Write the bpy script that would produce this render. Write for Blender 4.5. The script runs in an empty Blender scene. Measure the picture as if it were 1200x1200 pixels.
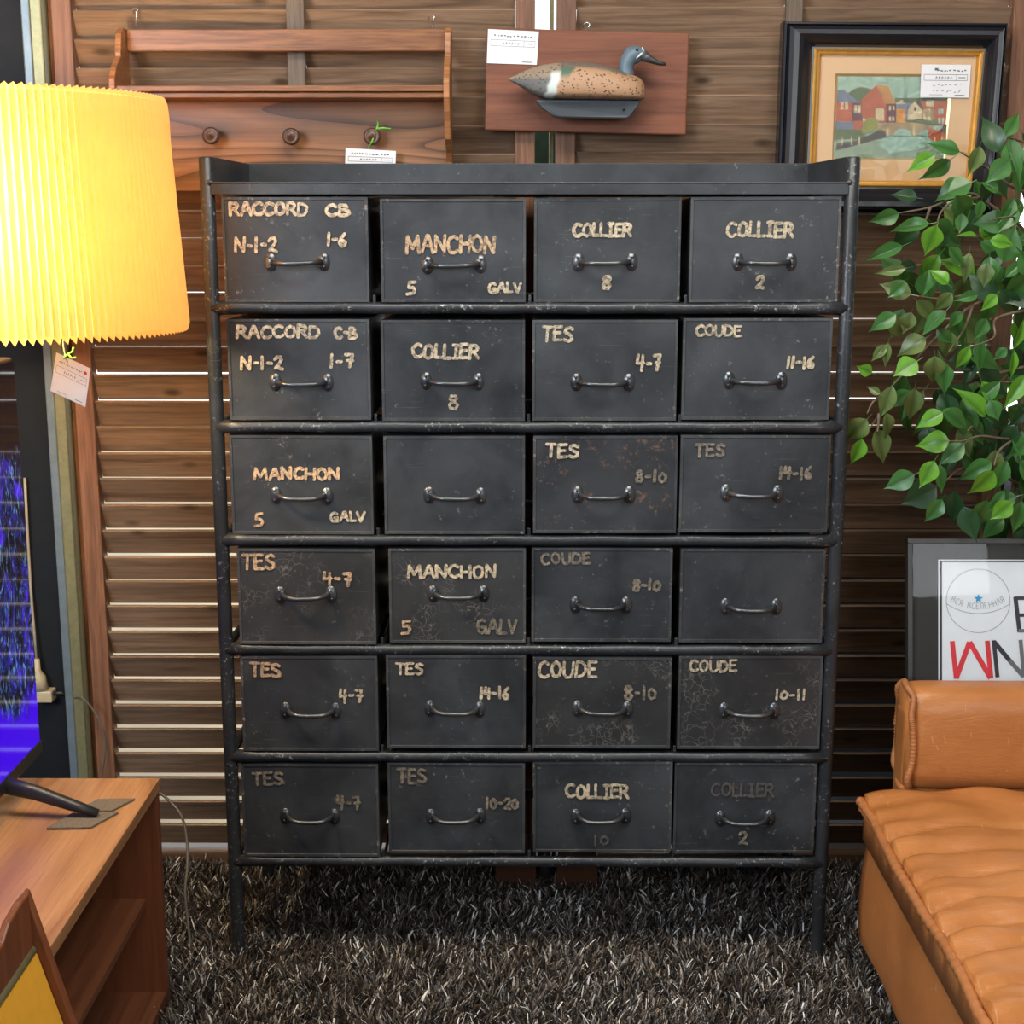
import bpy, math, random
import numpy as np
from mathutils import Vector, Matrix, Euler

random.seed(7)
R = math.radians
sc = bpy.context.scene
COL = sc.collection

# ------------------------------------------------------------------ camera
F = 1691.0
PITCH = math.atan(0.204)
CAMY, CAMZ = -2.62, 1.45
cam_d = bpy.data.cameras.new('camera')
cam_d.sensor_width = 36.0
cam_d.lens = F / 1200.0 * 36.0
cam_d.clip_start = 0.02
cam = bpy.data.objects.new('camera', cam_d)
COL.objects.link(cam)
cam.location = (0.0, CAMY, CAMZ)
cam.rotation_euler = (math.pi / 2 - PITCH, 0, R(0.4))
sc.camera = cam
CM = Euler(cam.rotation_euler).to_matrix()
CO = Vector(cam.location)


def P(px, py, Y):
    """measured point of the photograph -> point on the real plane y = Y"""
    d = CM @ Vector(((px - 600) / F, -(py - 600) / F, -1.0))
    t = (Y - CO.y) / d.y
    return CO + d * t


def PZ(px, py, Z):
    d = CM @ Vector(((px - 600) / F, -(py - 600) / F, -1.0))
    t = (Z - CO.z) / d.z
    return CO + d * t


def PX(px, py, X):
    d = CM @ Vector(((px - 600) / F, -(py - 600) / F, -1.0))
    t = (X - CO.x) / d.x
    return CO + d * t


# ------------------------------------------------------------------ world and light
world = bpy.data.worlds.new('world')
sc.world = world
world.use_nodes = True
wn = world.node_tree.nodes
wl = world.node_tree.links
wn.clear()
wo = wn.new('ShaderNodeOutputWorld')
bg = wn.new('ShaderNodeBackground')
bg.inputs['Color'].default_value = (0.95, 0.98, 1.0, 1)
bg.inputs['Strength'].default_value = 2.6
wl.new(bg.outputs[0], wo.inputs[0])

sc.view_settings.view_transform = 'Standard'
sc.view_settings.look = 'None'
sc.view_settings.gamma = 1.0
sc.view_settings.exposure = 0.0
sc.view_settings.use_curve_mapping = False


def area(name, loc, target, sx, sy, power, color):
    l = bpy.data.lights.new(name, 'AREA')
    l.shape = 'RECTANGLE'
    l.size, l.size_y = sx, sy
    l.energy = power
    l.color = color
    o = bpy.data.objects.new(name, l)
    COL.objects.link(o)
    o.location = loc
    d = Vector(target) - Vector(loc)
    o.rotation_euler = d.to_track_quat('-Z', 'Y').to_euler()
    return o


area('shop_window_light', (-2.1, -2.6, 2.1), (0.0, 0.3, 1.2), 1.8, 1.1, 125, (0.78, 0.89, 1.0))
area('front_fill_light', (1.6, -4.2, 2.0), (0.1, 0.0, 1.0), 1.4, 1.2, 34, (0.95, 0.97, 1.0))  # added soft fill from the front right, not an actual door
area('ceiling_panel_light', (0.1, -0.95, 2.66), (0.1, -0.75, 0.0), 1.6, 0.5, 46, (1.0, 0.93, 0.82))


# ------------------------------------------------------------------ materials
def new_mat(name):
    m = bpy.data.materials.new(name)
    m.use_nodes = True
    nt = m.node_tree
    b = nt.nodes['Principled BSDF']
    return m, nt, b


def nd(nt, kind, **kw):
    n = nt.nodes.new(kind)
    for k, v in kw.items():
        setattr(n, k, v)
    return n


def coords(nt, scale=(1, 1, 1), rnd=True):
    tc = nd(nt, 'ShaderNodeTexCoord')
    mp = nd(nt, 'ShaderNodeMapping')
    mp.inputs['Scale'].default_value = scale
    if rnd:
        oi = nd(nt, 'ShaderNodeObjectInfo')
        ml = nd(nt, 'ShaderNodeMath', operation='MULTIPLY')
        ml.inputs[1].default_value = 31.7
        nt.links.new(oi.outputs['Random'], ml.inputs[0])
        va = nd(nt, 'ShaderNodeVectorMath', operation='ADD')
        nt.links.new(tc.outputs['Object'], va.inputs[0])
        nt.links.new(ml.outputs[0], va.inputs[1])
        nt.links.new(va.outputs[0], mp.inputs['Vector'])
    else:
        nt.links.new(tc.outputs['Object'], mp.inputs['Vector'])
    return mp.outputs[0]


def noise(nt, vec, scale, detail=4, rough=0.55, dist=0.0):
    n = nd(nt, 'ShaderNodeTexNoise')
    n.inputs['Scale'].default_value = scale
    n.inputs['Detail'].default_value = detail
    n.inputs['Roughness'].default_value = rough
    n.inputs['Distortion'].default_value = dist
    nt.links.new(vec, n.inputs['Vector'])
    return n.outputs['Fac']


def ramp(nt, fac, stops):
    r = nd(nt, 'ShaderNodeValToRGB')
    e = r.color_ramp.elements
    while len(e) < len(stops):
        e.new(0.5)
    for i, (p, c) in enumerate(stops):
        e[i].position = p
        e[i].color = (c[0], c[1], c[2], 1) if not isinstance(c, (int, float)) else (c, c, c, 1)
    nt.links.new(fac, r.inputs[0])
    return r.outputs['Color']


def mixc(nt, fac, a, b, mode='MIX'):
    m = nd(nt, 'ShaderNodeMix', data_type='RGBA', blend_type=mode)
    for s, v in ((m.inputs[0], fac), (m.inputs[6], a), (m.inputs[7], b)):
        if hasattr(v, 'links'):
            nt.links.new(v, s)
        elif isinstance(v, (int, float)):
            s.default_value = v
        else:
            s.default_value = (v[0], v[1], v[2], 1)
    return m.outputs[2]


def bump(nt, b, h, strength=0.3, dist=0.002):
    bp = nd(nt, 'ShaderNodeBump')
    bp.inputs['Strength'].default_value = strength
    bp.inputs['Distance'].default_value = dist
    nt.links.new(h, bp.inputs['Height'])
    nt.links.new(bp.outputs[0], b.inputs['Normal'])


def plain(name, c, rough=0.5, metal=0.0, spec=0.5, var=0.12, nscale=40):
    m, nt, b = new_mat(name)
    v = coords(nt)
    f = noise(nt, v, nscale, 4)
    lo = [x * (1 - var) for x in c]
    hi = [min(1, x * (1 + var)) for x in c]
    nt.links.new(ramp(nt, f, [(0.3, lo), (0.7, hi)]), b.inputs['Base Color'])
    b.inputs['Roughness'].default_value = rough
    b.inputs['Metallic'].default_value = metal
    b.inputs['Specular IOR Level'].default_value = spec
    return m


def wood(name, dark, light, axis='X', rough=0.55, gs=1.0, rings=0.5, knots=False, spec=0.4, edge=None):
    m, nt, b = new_mat(name)
    s = {'X': (1.2, 22, 22), 'Y': (22, 1.2, 22), 'Z': (22, 22, 1.2)}[axis]
    s = tuple(k * gs for k in s)
    v = coords(nt, s)
    f1 = noise(nt, v, 1.6, 5, 0.6, 1.2)
    s2 = tuple(k * 5 for k in (s if True else s))
    f2 = noise(nt, coords(nt, s2), 1.5, 3, 0.6, 0.2)
    base = ramp(nt, f1, [(0.30, dark), (0.5, [(a + c) / 2 for a, c in zip(dark, light)]), (0.72, light)])
    streak = ramp(nt, f2, [(0.38, (0.45, 0.42, 0.40)), (0.55, (1, 1, 1))])
    base = mixc(nt, rings, base, streak, 'MULTIPLY')
    if knots:
        vk = coords(nt, (7, 7, 16))
        vo = nd(nt, 'ShaderNodeTexVoronoi')
        vo.inputs['Scale'].default_value = 0.9
        nt.links.new(vk, vo.inputs['Vector'])
        kf = ramp(nt, vo.outputs['Distance'], [(0.05, 1.0), (0.16, 0.0)])
        base = mixc(nt, kf, base, [x * 0.55 for x in dark])
    oi = nd(nt, 'ShaderNodeObjectInfo')
    tone = ramp(nt, oi.outputs['Random'], [(0, (0.68, 0.66, 0.66)), (1, (1.15, 1.12, 1.06))])
    base = mixc(nt, 0.8, base, tone, 'MULTIPLY')
    nt.links.new(base, b.inputs['Base Color'])
    b.inputs['Roughness'].default_value = rough
    b.inputs['Specular IOR Level'].default_value = spec
    bump(nt, b, f2, 0.25, 0.001)
    return m


def ringwood(name, dark, light, line, rough=0.4, stretch=(0.9, 4, 5.5), rings=9.0, thick=0.22, fine=(4, 90, 120)):
    """flat-sawn board with cathedral grain"""
    m, nt, b = new_mat(name)
    f = noise(nt, coords(nt, stretch, rnd=False), 1.0, 1.5, 0.35, 0.5)
    ml = nd(nt, 'ShaderNodeMath', operation='MULTIPLY')
    ml.inputs[1].default_value = rings
    nt.links.new(f, ml.inputs[0])
    fr = nd(nt, 'ShaderNodeMath', operation='FRACT')
    nt.links.new(ml.outputs[0], fr.inputs[0])
    f2 = noise(nt, coords(nt, fine), 1.5, 3, 0.6)
    base = ramp(nt, fr.outputs[0], [(0.0, line), (thick, dark), (0.75, light), (1.0, dark)])
    base = mixc(nt, 0.5, base, ramp(nt, f2, [(0.35, (0.6, 0.56, 0.5)), (0.6, (1, 1, 1))]), 'MULTIPLY')
    nt.links.new(base, b.inputs['Base Color'])
    b.inputs['Roughness'].default_value = rough
    bump(nt, b, f2, 0.25, 0.001)
    return m


def worn_metal(name, c1, c2, fleck, rough=0.42, amount=0.62, metal=0.35, bumpy=0.15, cracks=0.0, rust=0.0, fscale=90):
    m, nt, b = new_mat(name)
    v = coords(nt)
    big = noise(nt, v, 7, 5, 0.6, 0.4)
    base = ramp(nt, big, [(0.3, c1), (0.7, c2)])
    fine = noise(nt, v, fscale, 4, 0.7)
    patch = noise(nt, v, 11, 3, 0.6)
    mul = nd(nt, 'ShaderNodeMath', operation='MULTIPLY')
    nt.links.new(ramp(nt, fine, [(amount, 0.0), (amount + 0.07, 1.0)]), mul.inputs[0])
    nt.links.new(ramp(nt, patch, [(0.45, 0.0), (0.62, 1.0)]), mul.inputs[1])
    base = mixc(nt, mul.outputs[0], base, fleck)
    # faint long scratches
    sv = noise(nt, coords(nt, (6, 6, 160)), 2.2, 2, 0.5)
    base = mixc(nt, ramp(nt, sv, [(0.70, 0.0), (0.76, 0.25)]), base, fleck)
    if rust:
        rn = noise(nt, coords(nt), 70, 5, 0.7)
        pn = noise(nt, coords(nt), 16, 2, 0.5)
        m2 = nd(nt, 'ShaderNodeMath', operation='MULTIPLY')
        nt.links.new(ramp(nt, rn, [(0.54, 0.0), (0.62, 1.0)]), m2.inputs[0])
        nt.links.new(ramp(nt, pn, [(0.50, 0.0), (0.60, rust)]), m2.inputs[1])
        base = mixc(nt, m2.outputs[0], base, (0.20, 0.11, 0.075))
    if cracks:
        vo = nd(nt, 'ShaderNodeTexVoronoi', feature='DISTANCE_TO_EDGE')
        vo.inputs['Scale'].default_value = 55
        vn = nd(nt, 'ShaderNodeTexNoise')
        vn.inputs['Scale'].default_value = 30
        nt.links.new(coords(nt), vn.inputs['Vector'])
        mv = mixc(nt, 0.06, coords(nt), vn.outputs['Color'])
        nt.links.new(mv, vo.inputs['Vector'])
        pn = noise(nt, coords(nt), 13, 2, 0.5)
        m3 = nd(nt, 'ShaderNodeMath', operation='MULTIPLY')
        nt.links.new(ramp(nt, vo.outputs['Distance'], [(0.0, 1.0), (0.05, 0.0)]), m3.inputs[0])
        nt.links.new(ramp(nt, pn, [(0.50, 0.0), (0.62, cracks)]), m3.inputs[1])
        base = mixc(nt, m3.outputs[0], base, (0.30, 0.27, 0.24))
    nt.links.new(base, b.inputs['Base Color'])
    b.inputs['Metallic'].default_value = metal
    rr = nd(nt, 'ShaderNodeMapRange')
    rr.inputs['To Min'].default_value = rough - 0.08
    rr.inputs['To Max'].default_value = rough + 0.12
    nt.links.new(big, rr.inputs['Value'])
    nt.links.new(rr.outputs[0], b.inputs['Roughness'])
    bump(nt, b, fine, bumpy, 0.0012)
    return m


def leather(name, c1, c2):
    m, nt, b = new_mat(name)
    v = coords(nt, rnd=False)
    f = noise(nt, v, 5, 5, 0.65, 0.5)
    base = ramp(nt, f, [(0.3, c1), (0.7, c2)])
    sc_ = noise(nt, coords(nt, (30, 12, 8), False), 2.0, 3, 0.5, 1.5)
    base = mixc(nt, ramp(nt, sc_, [(0.70, 0.0), (0.75, 0.45)]), base, (0.75, 0.42, 0.20))
    nt.links.new(base, b.inputs['Base Color'])
    b.inputs['Roughness'].default_value = 0.36
    vo = nd(nt, 'ShaderNodeTexVoronoi')
    vo.inputs['Scale'].default_value = 420
    nt.links.new(v, vo.inputs['Vector'])
    wr = noise(nt, coords(nt, (14, 60, 60), False), 1.0, 4, 0.6, 2.0)
    ad = nd(nt, 'ShaderNodeMath', operation='MULTIPLY_ADD')
    ad.inputs[1].default_value = 0.12
    nt.links.new(vo.outputs['Distance'], ad.inputs[0])
    nt.links.new(wr, ad.inputs[2])
    bump(nt, b, ad.outputs[0], 0.35, 0.003)
    return m


def paint(name, c, fade, worn):
    """hand-brushed lettering paint; worn away in patches to the dark metal"""
    m, nt, b = new_mat(name)
    f = noise(nt, coords(nt), 160, 4, 0.7)
    f2 = noise(nt, coords(nt), 35, 2, 0.5)
    base = ramp(nt, f2, [(0.35, [x * 0.72 for x in c]), (0.65, c)])
    base = mixc(nt, ramp(nt, f, [(0.40, fade), (0.40 + worn, 0.0)]), base, (0.05, 0.045, 0.042))
    nt.links.new(base, b.inputs['Base Color'])
    b.inputs['Roughness'].default_value = 0.6
    return m


M = {}
M['slat'] = wood('louvre_wood', (0.145, 0.090, 0.058), (0.33, 0.22, 0.148), 'X', 0.45, 1.0, 0.4, True)
M['stile'] = wood('stile_wood', (0.13, 0.058, 0.032), (0.26, 0.125, 0.07), 'Z', 0.5)
M['mullion'] = wood('mullion_wood', (0.12, 0.085, 0.058), (0.22, 0.165, 0.115), 'Z', 0.5)
M['rail_wood'] = wood('bottom_rail_wood', (0.16, 0.09, 0.05), (0.30, 0.18, 0.10), 'X', 0.5)
M['oak'] = wood('oak_wood', (0.22, 0.085, 0.032), (0.42, 0.19, 0.078), 'X', 0.38, 1.2, 0.6)
M['oak_back'] = ringwood('oak_back_board', (0.24, 0.105, 0.042), (0.36, 0.165, 0.068), (0.085, 0.035, 0.016), rings=14)
M['knob'] = plain('knob_wood', (0.085, 0.038, 0.022), 0.3)
M['board'] = wood('mahogany_board', (0.13, 0.040, 0.020), (0.22, 0.078, 0.040), 'X', 0.5, 1.0, 0.3)
M['teak_top'] = ringwood('teak_veneer', (0.36, 0.175, 0.078), (0.46, 0.245, 0.115), (0.29, 0.13, 0.055), 0.33, (5.5, 0.7, 4), 9.0, 0.12, (120, 4, 90))
M['teak_side'] = wood('teak_dark', (0.12, 0.042, 0.020), (0.22, 0.085, 0.042), 'Y', 0.4, 0.8, 0.2)
M['red_wood'] = wood('reddish_wood', (0.16, 0.050, 0.020), (0.26, 0.088, 0.036), 'Z', 0.45, 0.8, 0.2)
M['metal'] = worn_metal('black_painted_steel', (0.018, 0.021, 0.025), (0.056, 0.063, 0.071), (0.18, 0.175, 0.165), amount=0.62, metal=0.2)
M['metal_cracked'] = worn_metal('black_steel_cracked_paint', (0.022, 0.024, 0.026), (0.044, 0.047, 0.050), (0.17, 0.16, 0.14), cracks=0.45, metal=0.2)
M['metal_rusty'] = worn_metal('black_steel_rust_specks', (0.022, 0.025, 0.029), (0.046, 0.050, 0.056), (0.17, 0.16, 0.14), rust=0.75, metal=0.2)
M['tube'] = worn_metal('black_painted_tube', (0.020, 0.023, 0.027), (0.044, 0.049, 0.055), (0.34, 0.36, 0.37), rough=0.33, amount=0.585, bumpy=0.5, fscale=140)
M['rim'] = worn_metal('worn_folded_edge', (0.035, 0.039, 0.045), (0.095, 0.10, 0.105), (0.30, 0.27, 0.23), rough=0.36, amount=0.58, fscale=110)
M['handle'] = worn_metal('polished_black_handle', (0.06, 0.066, 0.074), (0.13, 0.14, 0.15), (0.34, 0.30, 0.25), rough=0.27, amount=0.66, metal=0.75, bumpy=0.1)
M['cream'] = paint('cream_lettering_paint', (0.62, 0.52, 0.36), 0.75, 0.16)
M['cream_faded'] = paint('faded_lettering_paint', (0.30, 0.25, 0.18), 0.85, 0.22)
M['cream_ghost'] = paint('rubbed_lettering_paint', (0.11, 0.102, 0.090), 0.8, 0.2)
M['orange_paint'] = paint('orange_cream_lettering_paint', (0.60, 0.42, 0.25), 0.75, 0.16)
M['black_panel'] = plain('black_wall_panel', (0.007, 0.009, 0.013), 0.6, 0, 0.25)
M['navy'] = plain('navy_wall_board', (0.012, 0.018, 0.030), 0.5)
M['alu'] = plain('blue_grey_aluminium', (0.16, 0.21, 0.25), 0.4, 0.3)
M['brass'] = plain('dull_olive_brass', (0.25, 0.24, 0.13), 0.42, 0.5, nscale=90)
M['white_pvc'] = plain('white_window_frame', (0.7, 0.74, 0.74), 0.4)
M['plaster'] = plain('warm_plaster', (0.30, 0.26, 0.21), 0.8)
M['floor'] = plain('dark_floor', (0.05, 0.04, 0.035), 0.5)
M['ceiling'] = plain('ceiling_paint', (0.30, 0.27, 0.24), 0.8)
M['card'] = plain('white_card', (0.74, 0.74, 0.76), 0.5, var=0.03)
M['ink'] = plain('grey_ink', (0.12, 0.12, 0.13), 0.6)
M['red_ink'] = plain('red_ink', (0.6, 0.06, 0.03), 0.6)
M['wire'] = plain('silver_wire', (0.6, 0.6, 0.58), 0.25, 0.9)
M['green_tie'] = plain('green_twist_tie', (0.16, 0.62, 0.06), 0.4)
M['leather'] = leather('tan_leather', (0.40, 0.142, 0.038), (0.54, 0.215, 0.064))
M['leather_piping'] = leather('tan_leather_piping', (0.34, 0.12, 0.036), (0.52, 0.21, 0.075))
M['felt'] = plain('brown_felt', (0.14, 0.115, 0.085), 0.95, var=0.25, nscale=200)
M['plastic'] = plain('black_plastic', (0.018, 0.019, 0.022), 0.4)
M['yellow'] = plain('yellow_panel', (0.72, 0.36, 0.028), 0.6, var=0.05)
M['cord'] = plain('grey_cord', (0.12, 0.105, 0.09), 0.45)
M['cord_beige'] = plain('beige_cord', (0.36, 0.31, 0.24), 0.5)
M['plug'] = plain('beige_plug', (0.50, 0.42, 0.28), 0.4)
M['frame_black'] = plain('glossy_black_frame', (0.010, 0.011, 0.016), 0.22, 0.0, 0.6)
M['gold'] = plain('gilt_frame', (0.68, 0.36, 0.08), 0.32, 0.55, nscale=60)
M['gilt_lit'] = plain('lit_gilt_edge', (0.85, 0.70, 0.30), 0.3, 0.3)
M['mat_board'] = plain('beige_mat_board', (0.56, 0.36, 0.19), 0.8, var=0.05)
M['poster_frame'] = plain('black_poster_frame', (0.022, 0.022, 0.020), 0.35)
M['poster_mat'] = plain('charcoal_mat', (0.022, 0.023, 0.021), 0.6)
M['paper'] = plain('white_paper', (0.80, 0.84, 0.86), 0.5, var=0.02)
M['p_red'] = plain('poster_red', (0.72, 0.035, 0.05), 0.5)
M['p_black'] = plain('poster_black', (0.03, 0.03, 0.035), 0.5)
M['p_grey'] = plain('poster_grey', (0.16, 0.165, 0.17), 0.5)
M['p_blue'] = plain('poster_blue', (0.03, 0.35, 0.65), 0.5)
M['duck_head'] = plain('duck_blue_grey', (0.105, 0.155, 0.20), 0.45, var=0.1)
M['duck_keel'] = plain('duck_keel_grey', (0.070, 0.082, 0.095), 0.5, var=0.06)
M['duck_bill'] = plain('duck_bill_grey', (0.045, 0.048, 0.050), 0.35)
M['duck_white'] = plain('duck_white', (0.62, 0.66, 0.64), 0.5)
M['outside_ground'] = plain('pale_paving_outside', (0.30, 0.245, 0.16), 0.8, var=0.35, nscale=1.4)
M['green_board'] = plain('dark_green_board', (0.012, 0.055, 0.040), 0.6, var=0.3)
M['bark'] = plain('ficus_branch', (0.16, 0.115, 0.075), 0.7, var=0.3, nscale=60)
M['pot'] = plain('dark_pot', (0.04, 0.035, 0.03), 0.5)
M['soil'] = plain('moss_soil', (0.05, 0.035, 0.02), 0.9)

# worn edge pieces of speckled duck body
m, nt, b = new_mat('duck_speckled')
at = nd(nt, 'ShaderNodeAttribute', attribute_name='zone')
vo = nd(nt, 'ShaderNodeTexVoronoi')
vo.inputs['Scale'].default_value = 190
vo.inputs['Randomness'].default_value = 1.0
nt.links.new(coords(nt, (0.8, 1, 1.2), False), vo.inputs['Vector'])
sp = ramp(nt, vo.outputs['Distance'], [(0.26, 1.0), (0.36, 0.0)])
gate = noise(nt, coords(nt, rnd=False), 60, 2, 0.5)
mu = nd(nt, 'ShaderNodeMath', operation='MULTIPLY')
nt.links.new(sp, mu.inputs[0])
nt.links.new(ramp(nt, gate, [(0.42, 0.0), (0.5, 1.0)]), mu.inputs[1])
mu2 = nd(nt, 'ShaderNodeMath', operation='MULTIPLY')
nt.links.new(mu.outputs[0], mu2.inputs[0])
nt.links.new(at.outputs['Alpha'], mu2.inputs[1])
nt.links.new(mixc(nt, mu2.outputs[0], at.outputs['Color'], (0.035, 0.028, 0.022)), b.inputs['Base Color'])
b.inputs['Roughness'].default_value = 0.55
M['duck_body'] = m

# leaves
def leafmat(name, c, vein, under=0.25):
    m, nt, b = new_mat(name)
    at = nd(nt, 'ShaderNodeAttribute', attribute_name='vein')
    f = noise(nt, coords(nt), 3.0, 3, 0.6)
    base = ramp(nt, f, [(0.3, [x * 0.75 for x in c]), (0.7, c)])
    base = mixc(nt, at.outputs['Fac'], base, vein)
    nt.links.new(base, b.inputs['Base Color'])
    b.inputs['Roughness'].default_value = 0.33
    b.inputs['Specular IOR Level'].default_value = 0.5
    tr = nd(nt, 'ShaderNodeBsdfTranslucent')
    nt.links.new(mixc(nt, 0.5, base, (0.30, 0.55, 0.05), 'MIX'), tr.inputs['Color'])
    ms = nd(nt, 'ShaderNodeMixShader')
    ms.inputs[0].default_value = under
    nt.links.new(b.outputs[0], ms.inputs[1])
    nt.links.new(tr.outputs[0], ms.inputs[2])
    nt.links.new(ms.outputs[0], nt.nodes['Material Output'].inputs['Surface'])
    return m


M['leaf_bright'] = leafmat('leaf_bright_green', (0.16, 0.42, 0.035), (0.06, 0.20, 0.02))
M['leaf_mid'] = leafmat('leaf_mid_green', (0.06, 0.20, 0.045), (0.03, 0.10, 0.02), 0.15)
M['leaf_olive'] = leafmat('leaf_olive_green', (0.15, 0.22, 0.065), (0.07, 0.10, 0.03), 0.15)
M['leaf_dark'] = leafmat('leaf_dark_green', (0.025, 0.080, 0.030), (0.015, 0.05, 0.015), 0.1)

# rug pile
m, nt, b = new_mat('shag_pile')
at = nd(nt, 'ShaderNodeAttribute', attribute_name='tint')
nt.links.new(at.outputs['Color'], b.inputs['Base Color'])
b.inputs['Roughness'].default_value = 0.38
b.inputs['Specular IOR Level'].default_value = 0.6
M['pile'] = m

# pleated shade: paper that lets the bulb through
m, nt, b = new_mat('pleated_paper')
nt.nodes.remove(b)
out = nt.nodes['Material Output']
df = nd(nt, 'ShaderNodeBsdfDiffuse')
df.inputs['Color'].default_value = (0.80, 0.62, 0.30, 1)
tl = nd(nt, 'ShaderNodeBsdfTranslucent')
fb = noise(nt, coords(nt, (1, 1, 0.3), False), 120, 3)
nt.links.new(ramp(nt, fb, [(0.3, (0.95, 0.58, 0.17)), (0.7, (0.98, 0.62, 0.21))]), tl.inputs['Color'])
ms = nd(nt, 'ShaderNodeMixShader')
ms.inputs[0].default_value = 0.62
nt.links.new(df.outputs[0], ms.inputs[1])
nt.links.new(tl.outputs[0], ms.inputs[2])
nt.links.new(ms.outputs[0], out.inputs['Surface'])
M['shade'] = m

m, nt, b = new_mat('bulb_glass')
b.inputs['Base Color'].default_value = (1, 0.9, 0.7, 1)
b.inputs['Emission Color'].default_value = (1.0, 0.80, 0.45, 1)
b.inputs['Emission Strength'].default_value = 6
M['bulb'] = m

# TV screen: a blue waterfall picture
m, nt, b = new_mat('tv_screen')
v = coords(nt, (1, 1, 1), False)
tcs = nd(nt, 'ShaderNodeTexCoord')
sep = nd(nt, 'ShaderNodeSeparateXYZ')
nt.links.new(tcs.outputs['Object'], sep.inputs[0])
n1 = noise(nt, coords(nt, (1, 8, 5), False), 1.3, 8, 0.75, 2.5)
n2 = noise(nt, coords(nt, (1, 26, 10), False), 2.0, 6, 0.75, 2.0)
c1 = ramp(nt, n1, [(0.45, (0.004, 0.004, 0.012)), (0.53, (0.010, 0.02, 0.16)), (0.60, (0.09, 0.02, 0.75))])
c2 = ramp(nt, n2, [(0.54, (0.0, 0.0, 0.0)), (0.66, (0.16, 0.36, 0.62))])
cc = mixc(nt, 1.0, c1, c2, 'ADD')
zn = nd(nt, 'ShaderNodeMath', operation='ADD')
zn.inputs[1].default_value = 0.5
nt.links.new(sep.outputs['Z'], zn.inputs[0])
lw_n = nd(nt, 'ShaderNodeMath', operation='MULTIPLY_ADD')
lw_n.inputs[1].default_value = 0.30
nt.links.new(noise(nt, coords(nt, (1, 5, 3), False), 1.5, 3), lw_n.inputs[0])
nt.links.new(zn.outputs[0], lw_n.inputs[2])
low = ramp(nt, lw_n.outputs[0], [(0.40, 1.0), (0.43, 0.0)])
cc = mixc(nt, low, cc, (0.055, 0.002, 0.80))
top = nd(nt, 'ShaderNodeMath', operation='ADD')
n3 = noise(nt, coords(nt, (1, 3, 3), False), 2.0, 3)
ml = nd(nt, 'ShaderNodeMath', operation='MULTIPLY_ADD')
ml.inputs[1].default_value = 0.35
ml.inputs[2].default_value = -0.17
nt.links.new(n3, ml.inputs[0])
nt.links.new(zn.outputs[0], top.inputs[0])
nt.links.new(ml.outputs[0], top.inputs[1])
fade = ramp(nt, top.outputs[0], [(0.66, 1.0), (0.74, 0.0)])
cc = mixc(nt, fade, (0.003, 0.004, 0.008), cc)
nt.links.new(cc, b.inputs['Emission Color'])
b.inputs['Emission Strength'].default_value = 0.95
b.inputs['Base Color'].default_value = (0.006, 0.006, 0.008, 1)
b.inputs['Roughness'].default_value = 0.05
M['screen'] = m

m, nt, b = new_mat('picture_glass')
nt.nodes.remove(b)
out = nt.nodes['Material Output']
tp = nd(nt, 'ShaderNodeBsdfTransparent')
gl = nd(nt, 'ShaderNodeBsdfGlossy')
gl.inputs['Roughness'].default_value = 0.02
lw = nd(nt, 'ShaderNodeFresnel')
lw.inputs['IOR'].default_value = 1.25
ms = nd(nt, 'ShaderNodeMixShader')
nt.links.new(lw.outputs[0], ms.inputs[0])
nt.links.new(tp.outputs[0], ms.inputs[1])
nt.links.new(gl.outputs[0], ms.inputs[2])
nt.links.new(ms.outputs[0], out.inputs['Surface'])
M['glass'] = m


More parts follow.
